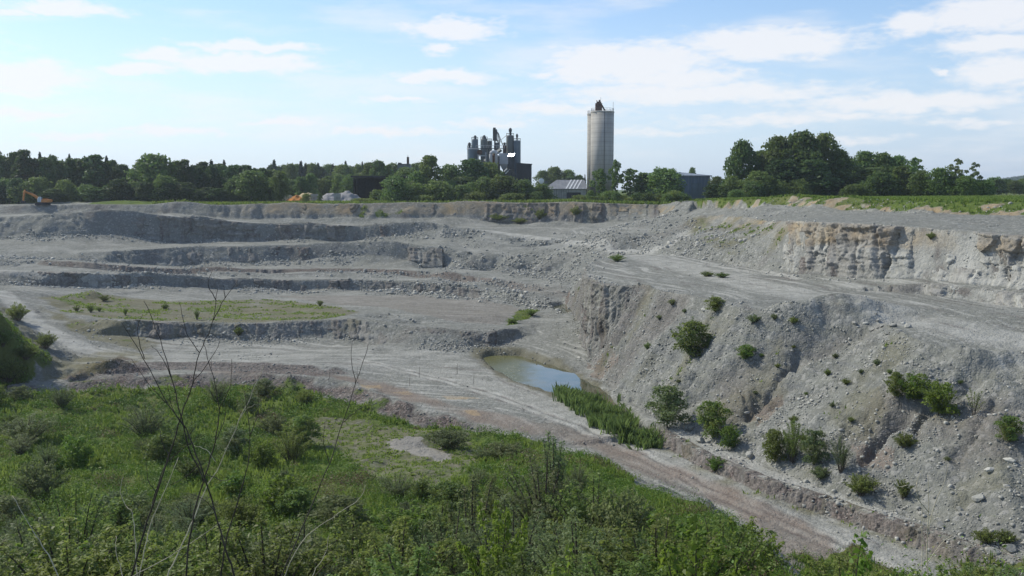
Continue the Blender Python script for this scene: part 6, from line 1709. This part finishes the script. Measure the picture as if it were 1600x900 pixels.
# the near slope: shrubs whose tops reach into the picture
def near_shrub(kind, px, top_py, y, w_, label, group=None):
    rx, rz = ray(px, top_py); x = rx * y; z = gz(x, y); h_ = CAMZ + rz * y - z
    return shrub(kind, x, y, z, w_, max(.6, h_), label, group)
for s in (('near4',735,712,33,4.0,'tall dark grey-green shrub at the middle of the near slope'),('near4',700,770,27,2.6,'shrub with pale catkin-like tips left of the middle near-slope shrub'),
          ('spire',866,655,52,2.6,'shrub whose single spike sticks up against the reddish road'),('near2',850,700,50,6.5,'wide grey willow under the spike at the road edge'),
          ('near1',930,728,46,5.0,'green shrub on the hump beside the reddish road'),('dome2',970,755,44,4.2,'rounded pale shrub on the hump beside the reddish road'),
          ('near2',800,770,28,4.2,'grey willow mass in the middle foreground'),('near2',905,790,22,3.6,'soft grey willow lower on the near slope'),
          ('near3',780,765,15,1.3,'bright large-leaved sprout in the middle foreground'),('near3',1080,812,13,1.5,'bright leafy shrub at the bottom edge below the reddish road'),
          ('near1',1030,800,19,3.4,'leafy shrub left of the bright one at the bottom edge'),('near1',1130,795,30,4.2,'green shrub at the corner where the slope meets the reddish road'),
          ('near3',1165,800,34,3.0,'bright shrub at the very tip of the vegetated slope by the road'),('near1',620,800,26,4.0,'dark green shrub left of the pale-tipped shrub'),
          ('near1',545,785,32,5.0,'broad dark shrub on the left of the middle foreground'),('near2',470,800,30,4.6,'grey shrub behind the dark leaning stalk'),
          ('near1',640,850,17,3.0,'low leafy shrub at the bottom edge left of the middle'),('near2',420,840,24,3.8,'grey-green shrub at the bottom edge right of the bare twigs'),
          ('near1',330,805,30,4.6,'dark shrub low behind the bare twigs'),('near1',180,800,32,4.8,'shrub at the bottom left behind the curled dry stalk'),
          ('near2',60,800,30,4.4,'grey shrub in the bottom left corner'),('near1',110,745,46,5.0,'dark tangled shrub left of the bare twigs'),
          ('willow1',40,640,98,6.5,'grey-green willow on the left of the green terrace'),('willow1',225,625,102,6.0,'tall feathery willow on the green terrace behind the bare twigs'),
          ('willow2',280,650,96,5.2,'dark willow right of the tall feathery one on the green terrace'),('willow1',95,600,112,3.4,'small willow at the back of the green terrace below the berm'),
          ('willow2',455,660,92,4.2,'pale willow on the green terrace right of the dry stalk'),('green2',460,740,70,3.4,'bush on the green terrace near the dark leaning stalk'),
          ('dome2',700,668,99,5.0,'leafy hump at the end of the berm beside the bare patch'),('dome2',790,690,92,5.0,'leafy mound along the road edge right of the bare patch'),
          ('near1',960,860,12,2.0,'dark leafy shrub at the bottom edge right of the middle'),('near1',830,850,13,2.0,'dark leafy shrub at the bottom edge below the grey willow mass'),
          ('near1',1320,862,14,1.7,'dark leafy shrub at the bottom edge right of the reddish road'),('near3',1285,880,13,1.0,'leafy shrub at the left of the clump right of the reddish road'),
          ('big_leaf',1325,815,8.5,1.0,'large-leaved sprout rising from the clump right of the reddish road'),('big_leaf',1395,872,10,.9,'large-leaved sprout at the right of the clump by the road'),
          ('big_leaf',1090,800,8,1.1,'large-leaved sprout at the bottom edge below the road bend'),('big_leaf',880,842,8,.9,'yellowish large-leaved sprout at the bottom of the middle foreground'),
          ('near1',1500,872,30,3.0,'dark shrub at the bottom edge in the right corner'),('near2',1570,880,28,3.2,'grey shrub in the bottom right corner'),('near1',1540,884,22,2.4,'low green shrub between the two in the bottom right corner')):
    near_shrub(*s)
G_NEAR = 'shrubs packed over the near slope'
for i in range(90):
    px = TR.uniform(-60, 1150); y = TR.uniform(22, 62)
    top = max(TR.uniform(735, 860), 700 + (1150 - px) * .02)
    if px > 980: top = max(top, 800)
    rx, rz = ray(px, top); x = rx * y; h_ = CAMZ + rz * y - gz(x, y)
    if .7 < h_ < 3.4: shrub(TR.choice(['near1', 'near2', 'dome1', 'dome2', 'near1', 'near3']), x, y, gz(x, y), TR.uniform(2.6, 5.0), h_, 'leafy shrub in the unbroken scrub covering the near slope', G_NEAR)

for i in range(44):
    y = TR.uniform(64, 126); x = TR.uniform(-.53, .12) * y
    if samp(A_grass, np.array([x]), np.array([y]))[0] > .8 and samp(veg, np.array([x]), np.array([y]))[0]:
        w_ = TR.uniform(1.8, 4.2)
        shrub(TR.choice(['round1', 'round2', 'dome1', 'dome2', 'green2', 'willow1', 'round3']), x, y, gz(x, y), w_, w_ * TR.uniform(.55, .9), 'leafy bush among the tangled undergrowth of the green terrace', 'bushes scattered over the green terrace')
for i in range(46):
    y = TR.uniform(34, 72); x = TR.uniform(-.54, -.06) * y
    w_ = TR.uniform(2.0, 4.2); h_ = w_ * TR.uniform(.5, .85)
    if (CAMZ - gz(x, y) - h_) / y > .235: shrub(TR.choice(['near1', 'near2', 'dome1', 'dome2', 'near4'] + (['round1', 'round2', 'willow1'] if y > 55 else [])), x, y, gz(x, y), w_, h_, 'dark leafy bush in the thick scrub of the lower left', 'bushes in the thick scrub of the lower left')
# ------------------------------------------------------------------ undergrowth, grass, reeds
def mat_under():
    m, t, out = new_mat("undergrowth_leaves")
    at = t.nodes.new('ShaderNodeAttribute'); at.attribute_name = 'tint'
    r = t.nodes.new('ShaderNodeValToRGB'); t.links.new(at.outputs['Fac'], r.inputs[0])
    e = r.color_ramp.elements
    e[0].position = 0; e[0].color = (.052, .085, .022, 1); e[1].position = 1; e[1].color = (.15, .105, .065, 1)
    for p_, c_ in ((.35, (.084, .165, .018)), (.6, (.145, .245, .028)), (.78, (.205, .250, .048)), (.9, (.17, .145, .07))):
        q = e.new(p_); q.color = c_ + (1,)
    p = t.nodes.new('ShaderNodeBsdfPrincipled'); t.links.new(r.outputs[0], p.inputs['Base Color']); p.inputs['Roughness'].default_value = .55; p.inputs['Specular IOR Level'].default_value = .3
    tr = t.nodes.new('ShaderNodeBsdfTranslucent'); t.links.new(r.outputs[0], tr.inputs['Color'])
    mx = t.nodes.new('ShaderNodeMixShader'); mx.inputs[0].default_value = .3
    t.links.new(p.outputs[0], mx.inputs[1]); t.links.new(tr.outputs[0], mx.inputs[2]); t.links.new(mx.outputs[0], out.inputs['Surface'])
    return m
M_UNDER = mat_under()
rs = np.random.RandomState(55)
def veg_points(n, y0, y1, lim=.55, power=1.0):
    y = y0 + (y1 - y0) * rs.uniform(0, 1, n) ** power; x = rs.uniform(-1, 1, n) * (.56 * y + 4)
    k = (samp(A_grass, x, y) > lim) & (samp(veg | lbank, x, y))
    return x[k], y[k]
x, y = veg_points(26000, 22, 136)
kt = (samp(thinveg, x, y) == 0) | (rs.uniform(0, 1, len(x)) < .15); x, y = x[kt], y[kt]
dn = fbm(x, y, 9, 3, 301)
k = (dn > -.30 + .5 * (rs.uniform(0, 1, len(x)) - .5))
x, y, dn = x[k], y[k], dn[k]
n = len(x)
tall = sstep(fbm(x, y, 13, 3, 305), -.1, .6)
r = (.28 + .35 * rs.uniform(0, 1, n) + rs.exponential(.22, n) * (.3 + 1.2 * tall)); r = np.minimum(r * (1 + .25 * (y < 85)), 1.9)
cnt = np.clip((r * 62).astype(int), 16, 130); I = np.repeat(np.arange(n), cnt); M_ = len(I)
cz = gz_v(x, y); D = rnd_dirs(rs, M_); D[:, 2] = np.abs(D[:, 2])
up = rs.uniform(.7, 1.35, n)
lump = 1 + .25 * np.sin(D[:, 0] * 6 + I) * np.sin(D[:, 1] * 6 + I * .7)
P = np.stack([x, y, cz], 1)[I] + D * (r[I] * lump * rs.uniform(.3, 1, M_) ** .5)[:, None] * np.stack([np.ones(M_), np.ones(M_), up[I]], 1)
size = np.maximum(.10, y * .0017)[I]
V = leaf_quads(rs, P, D, size, .5, .7, True)
base_t = np.clip(.44 + fbm(x, y, 11, 3, 302) * .30 + rs.normal(0, .09, n), .02, .82)
dry = (fbm(x, y, 9, 3, 303) > .42) & (rs.uniform(0, 1, n) < .7)
base_t = np.where(dry, rs.uniform(.86, 1, n), base_t)
tint = np.clip(base_t[I] + rs.normal(0, .08, M_), 0, 1)
print("undergrowth leaves", M_)
o = bpy.data.objects.new('undergrowth', quads_mesh('undergrowth', V, M_UNDER, tint)); COL.objects.link(o)
setprops(o, 'tangled green undergrowth covering the near slope and terrace', 'undergrowth', None, 'stuff')

def blades(x, y, hmin, hmax, per, wmin, lean=.5):
    n = len(x); z = gz_v(x, y); N_ = n * per
    X = np.repeat(x, per) + rs.normal(0, .14, N_); Yv = np.repeat(y, per) + rs.normal(0, .14, N_); Z = np.repeat(z, per) - .04
    h = rs.uniform(hmin, hmax, N_); a = rs.uniform(0, 6.28, N_); wd = np.maximum(wmin, Yv * .0008) * rs.uniform(.7, 1.3, N_)
    tx, ty = np.cos(a) * h * lean * rs.uniform(.1, 1, N_), np.sin(a) * h * lean * rs.uniform(.1, 1, N_)
    b = rs.uniform(0, 6.28, N_); bx, by = np.cos(b) * wd, np.sin(b) * wd
    p0 = np.stack([X - bx, Yv - by, Z], 1); p1 = np.stack([X + bx, Yv + by, Z], 1)
    q = np.stack([X + tx * .4 + bx * .7, Yv + ty * .4 + by * .7, Z + h * .65], 1); tp = np.stack([X + tx, Yv + ty, Z + h], 1)
    return np.stack([p0, p1, q, tp], 1)
x, y = veg_points(22000, 40, 136, .35)
k = (fbm(x, y, 9, 3, 301) < .1 + .5 * (rs.uniform(0, 1, len(x)) - .5)) | (samp(thinveg, x, y) > 0); x, y = x[k], y[k]
V1 = blades(x, y, .25, .75, 7, .02); t1 = np.repeat(np.clip(.5 + fbm(x, y, 9, 3, 311) * .45 + .4 * samp(thinveg, x, y), 0, 1), 7)
short_ = np.repeat(np.where(samp(thinveg, x, y) > 0, .4, 1.0), 7); V1[:, 2:, 2] = V1[:, :1, 2] + (V1[:, 2:, 2] - V1[:, :1, 2]) * short_[:, None]
ym = rs.uniform(168, 228, 16000); xm = rs.uniform(-95, 10, 16000); k = (samp(A_grass, xm, ym) > .38) & (rs.uniform(0, 1, len(xm)) < .5)
V2 = blades(xm[k], ym[k], .1, .35, 4, .03); t2 = np.full(len(V2), .95)
xf = rs.uniform(36, 125, 26000); yf = rs.uniform(135, 300, 26000); k = (samp(A_grass, xf, yf) > .7) & (np.abs(xf) < .56 * yf) & ((samp(fbank, xf, yf) == 0) | (rs.uniform(0, 1, len(xf)) < .45))
V3 = blades(xf[k], yf[k], .2, .75, 4, .03); t3 = np.clip(rs.normal(.5, .25, len(V3)), 0, 1)
xo = rs.uniform(2, 66, 40000); yo = rs.uniform(62, 232, 40000); k = (samp(A_olive, xo, yo) * sstep(fbm(xo, yo, 4, 3, 331), -.1, .5) > rs.uniform(.15, .9, 40000))
V5 = blades(xo[k], yo[k], .12, .42, 4, .025, .7); t5 = np.clip(rs.normal(.8, .2, len(V5)), 0, 1)
xr = rs.uniform(-110, 75, 9000); yr = rs.uniform(300, 335, 9000); k = (samp(A_grass, xr, yr) > .6)
V4 = blades(xr[k], yr[k], .3, 1.2, 4, .05); t4 = np.clip(rs.normal(.6, .2, len(V4)), 0, 1)
V = np.concatenate([V1, V2, V3, V4, V5]); T = np.clip(np.concatenate([t1, t2, t3, t4, t5]) + rs.normal(0, .12, len(V)), 0, 1)
o = bpy.data.objects.new('grass', quads_mesh('grass', V, M_GRASS, T)); COL.objects.link(o)
setprops(o, 'rough grass on the terraces, the field and the rim', 'grass', None, 'stuff')

RP = plan_poly([(866,604),(898,606),(945,632),(1000,668),(1037,701),(1020,703),(980,686),(930,655),(880,620)])
bx0, by0 = RP.min(0); bx1, by1 = RP.max(0)
xr = rs.uniform(bx0, bx1, 9000); yr = rs.uniform(by0, by1, 9000)
k = (fbm(xr, yr, 2.2, 3, 335) > rs.uniform(-.9, .35, 9000)) & in_poly(xr + rs.normal(0, .9, 9000), yr + rs.normal(0, .9, 9000), RP); xr, yr = xr[k], yr[k]
hs = .5 + .55 * sstep(fbm(xr, yr, 3.5, 3, 321), -.5, .5)
V = blades(xr, yr, .9, 1.9, 5, .022, .5)
V[:, 2:, 2] = V[:, :1, 2] + (V[:, 2:, 2] - V[:, :1, 2]) * np.repeat(hs, 5)[:, None]
o = bpy.data.objects.new('reeds', quads_mesh('reeds', V, M_REED, np.clip(rs.normal(.5, .22, len(V)), 0, 1))); COL.objects.link(o)
setprops(o, 'dense belt of green reeds along the pond end', 'reeds', None, 'stuff')

# ------------------------------------------------------------------ bare twigs and dry stalks close to the camera
def stalk_pts(pxs, Y, dY=0.0):
    n = len(pxs); return [Vector(PWY(p[0], p[1], Y + dY * i / max(1, n - 1))) for i, p in enumerate(pxs)]
def PWY(px, py, Y):
    rx, rz = ray(px, py); return (rx * Y, Y, CAMZ + rz * Y)
def smooth(pts, k=4):
    out = []
    for i in range(len(pts) - 1):
        a, b, c, d = pts[max(i - 1, 0)], pts[i], pts[i + 1], pts[min(i + 2, len(pts) - 1)]
        for j in range(k):
            t = j / k
            out.append(.5 * ((2 * b) + (c - a) * t + (2 * a - 5 * b + 4 * c - d) * t * t + (3 * b - a - 3 * c + d) * t ** 3))
    out.append(pts[-1]); return out
def strand(mb, pxs, Y, r0, r1, dY=0.0, wig=.003):
    p = smooth(stalk_pts(pxs, Y, dY)); n = len(p)
    p = [q + Vector((TR.uniform(-wig, wig), 0, TR.uniform(-wig, wig))) for q in p]
    mb.tube(p, [r0 + (r1 - r0) * i / (n - 1) for i in range(n)], 6)
def ground_end(px, py, Y):
    """run the lowest point down to the soil"""
    rx, rz = ray(px, py); x = rx * Y; z = gz(x, Y) - .1
    return (CAMZ - z) / Y
def with_root(pxs, Y, slant=0):
    px, py = pxs[-1]; tz = -ground_end(px, py, Y)
    ang = math.atan(-tz) - PITCH; py2 = 450 + FPX * math.tan(ang)
    return pxs + [(px + slant * .5, (py + py2) / 2), (px + slant, py2)]
YT = 4.2
root = PWY(290, 1000, YT)
zroot = gz(root[0], YT)
tw = thing('bare_shrub', 'dark leafless shrub of forking twigs close to the camera at the left', 'shrub', (root[0], YT, zroot))
def local(mb): mb.v = [(a - root[0], b - YT, c - zroot) for a, b, c in mb.v]; return mb
stems_px = [
 [(190,505),(225,560),(262,630),(290,670),(312,725),(336,800),(352,860),(368,905),(376,980)],
 [(340,452),(330,510),(312,552),(300,600),(283,650),(265,710),(245,770),(225,830),(206,900),(196,980)],
 [(225,470),(250,530),(268,590),(280,640),(296,700),(318,750)],
 [(318,535),(333,590),(342,640),(336,690),(322,740),(304,800),(292,880),(286,980)],
 [(382,610),(390,680),(384,740),(366,800),(352,850),(345,910),(340,980)],
 [(300,690),(262,722),(245,765),(236,800)]]
for i, s in enumerate(stems_px):
    long_ = s[-1][1] > 900
    mb = MB(); strand(mb, (with_root(s, YT, (290 - s[-1][0]) * .6) if long_ else s)[::-1], YT + .02 * i, .0055 if long_ else .0032, .0012)
    local(mb).build('stem', M_TWIG, tw, True)
twig_px = [[(333,500),(352,465),(372,438)],[(312,552),(292,520),(280,470)],[(338,470),(325,445),(330,425)],[(352,465),(350,445)],[(262,630),(240,610),(205,560)],[(225,560),(215,520),(222,490)],
 [(300,600),(330,560),(345,530)],[(342,640),(360,600),(362,560)],[(290,670),(270,640),(262,600)],[(268,590),(255,560),(236,540)],[(336,690),(350,660),(352,630)],[(390,680),(402,650),(404,620)],[(312,725),(290,745),(262,760)],[(245,770),(232,750),(228,720)],[(322,740),(352,752),(372,740)],[(336,800),(318,780),(296,772)],[(265,710),(252,690),(248,660)]]
for s in twig_px:
    mb = MB(); strand(mb, s, YT, .0020, .0008); local(mb).build('twig', M_TWIG, tw, True)
def stalk(pxs, Y, r, mat, label, rootit=True, twigs=(), name='dry_stalk', cat='stalk', group=None):
    pts = with_root(pxs, Y) if rootit else pxs
    mb = MB(); strand(mb, pts[::-1], Y, r, r * .3, .25)
    o = mb.build(name, mat, None, True); setprops(o, label, cat, group)
    for s in twigs:
        mb = MB(); strand(mb, s, Y + .2, r * .45, r * .2); mb.build('twig', mat, o, True)
    return o
stalk([(412,572),(395,612),(375,655),(345,722),(320,768),(298,822),(275,872),(258,930)], 4.6, .0042, M_DRY, 'longest pale dry stalk slanting across the bare shrub', True, [[(338,722),(322,703),(304,697)],[(375,655),(384,640),(400,632)]])
stalk([(278,715),(262,756),(240,806),(226,860),(215,930)], 4.5, .0038, M_DRY, 'short pale dry stalk left of the longest one')
stalk([(345,816),(300,848),(255,875),(205,902),(150,940)], 4.4, .0038, M_DRY, 'pale dry stalk lying almost flat along the bottom edge')
stalk([(20,775),(45,818),(66,852),(84,884),(96,940)], 4.4, .0045, M_DRY, 'thick pale stalk slanting the other way in the bottom left corner')
stalk([(192,745),(188,768),(196,790),(206,802),(212,850),(214,930)], 4.6, .003, M_DRY, 'curled pale stalk beside the stems of the bare shrub')
stalk([(182,838),(181,862),(190,892),(196,940)], 4.4, .003, M_DRY, 'short upright dry stalk at the bottom edge left of the bare shrub')
stalk([(572,758),(561,780),(542,793),(510,815),(470,850),(440,930)], 4.8, .0028, M_DRY, 'thin pale stalk bending over right of the dark leaning stalk')
stalk([(514,835),(508,866),(490,896),(480,940)], 4.6, .0028, M_DRY, 'short curved pale stalk at the bottom edge near the dark leaning stalk')
stalk([(576,538),(556,600),(536,660),(515,722),(490,782),(465,842),(440,902),(420,970)], 4.4, .0042, M_TWIG, 'single long dark stalk leaning across the middle left', True, [[(556,600),(548,560),(552,530)],[(536,660),(560,640),(580,632)],[(515,722),(505,690),(508,660)]])
Y = 9.0
stalk([(1450,742),(1451,790),(1449,840),(1449,900),(1448,980)], Y, .0085, M_DRY, 'bare young sapling standing alone at the lower right', True,
      [[(1451,800),(1436,782),(1418,758),(1400,738)],[(1450,830),(1460,790),(1476,752),(1482,724)],[(1449,860),(1440,830),(1441,800),(1436,770)],[(1449,880),(1470,850),(1490,835)],[(1436,782),(1432,756),(1440,735)],[(1418,758),(1405,760),(1392,752)]], 'bare_sapling', 'sapling')
stalk([(1440,800),(1441,850),(1440,900),(1440,980)], 9.4, .006, M_DRY, 'second thinner bare stem just left of the bare sapling', True, [], 'bare_sapling', 'sapling')
for (px, py) in ((330,575),(558,590),(515,592),(655,590),(714,585),(640,604),(740,600)):
    x, y, z = hit2(px, py)
    o = MB().tube([(0, 0, -.1), (.03, 0, .8), (.05, .02, 1.5)], [.03, .025, .015], 6).build('thin_stake', M_TWIG); o.location = (x, y, z)
    setprops(o, 'thin dark stake standing on the pale quarry floor left of the pond', 'stake', 'thin stakes on the quarry floor')

# ------------------------------------------------------------------ summer haze: one box of thin even air
HAZE_DENSITY = 0.00013
m, t, out = new_mat("haze_air")
pv = t.nodes.new('ShaderNodeVolumePrincipled')
pv.inputs['Color'].default_value = (.82, .92, 1.0, 1)
pv.inputs['Density'].default_value = HAZE_DENSITY
pv.inputs['Anisotropy'].default_value = .35
t.links.new(pv.outputs[0], out.inputs['Volume'])
o = MB().box((0, 2050, 46), (11000, 4700, 100)).build('haze', m)
setprops(o, 'thin summer haze in the air over the quarry', 'haze', None, 'stuff')
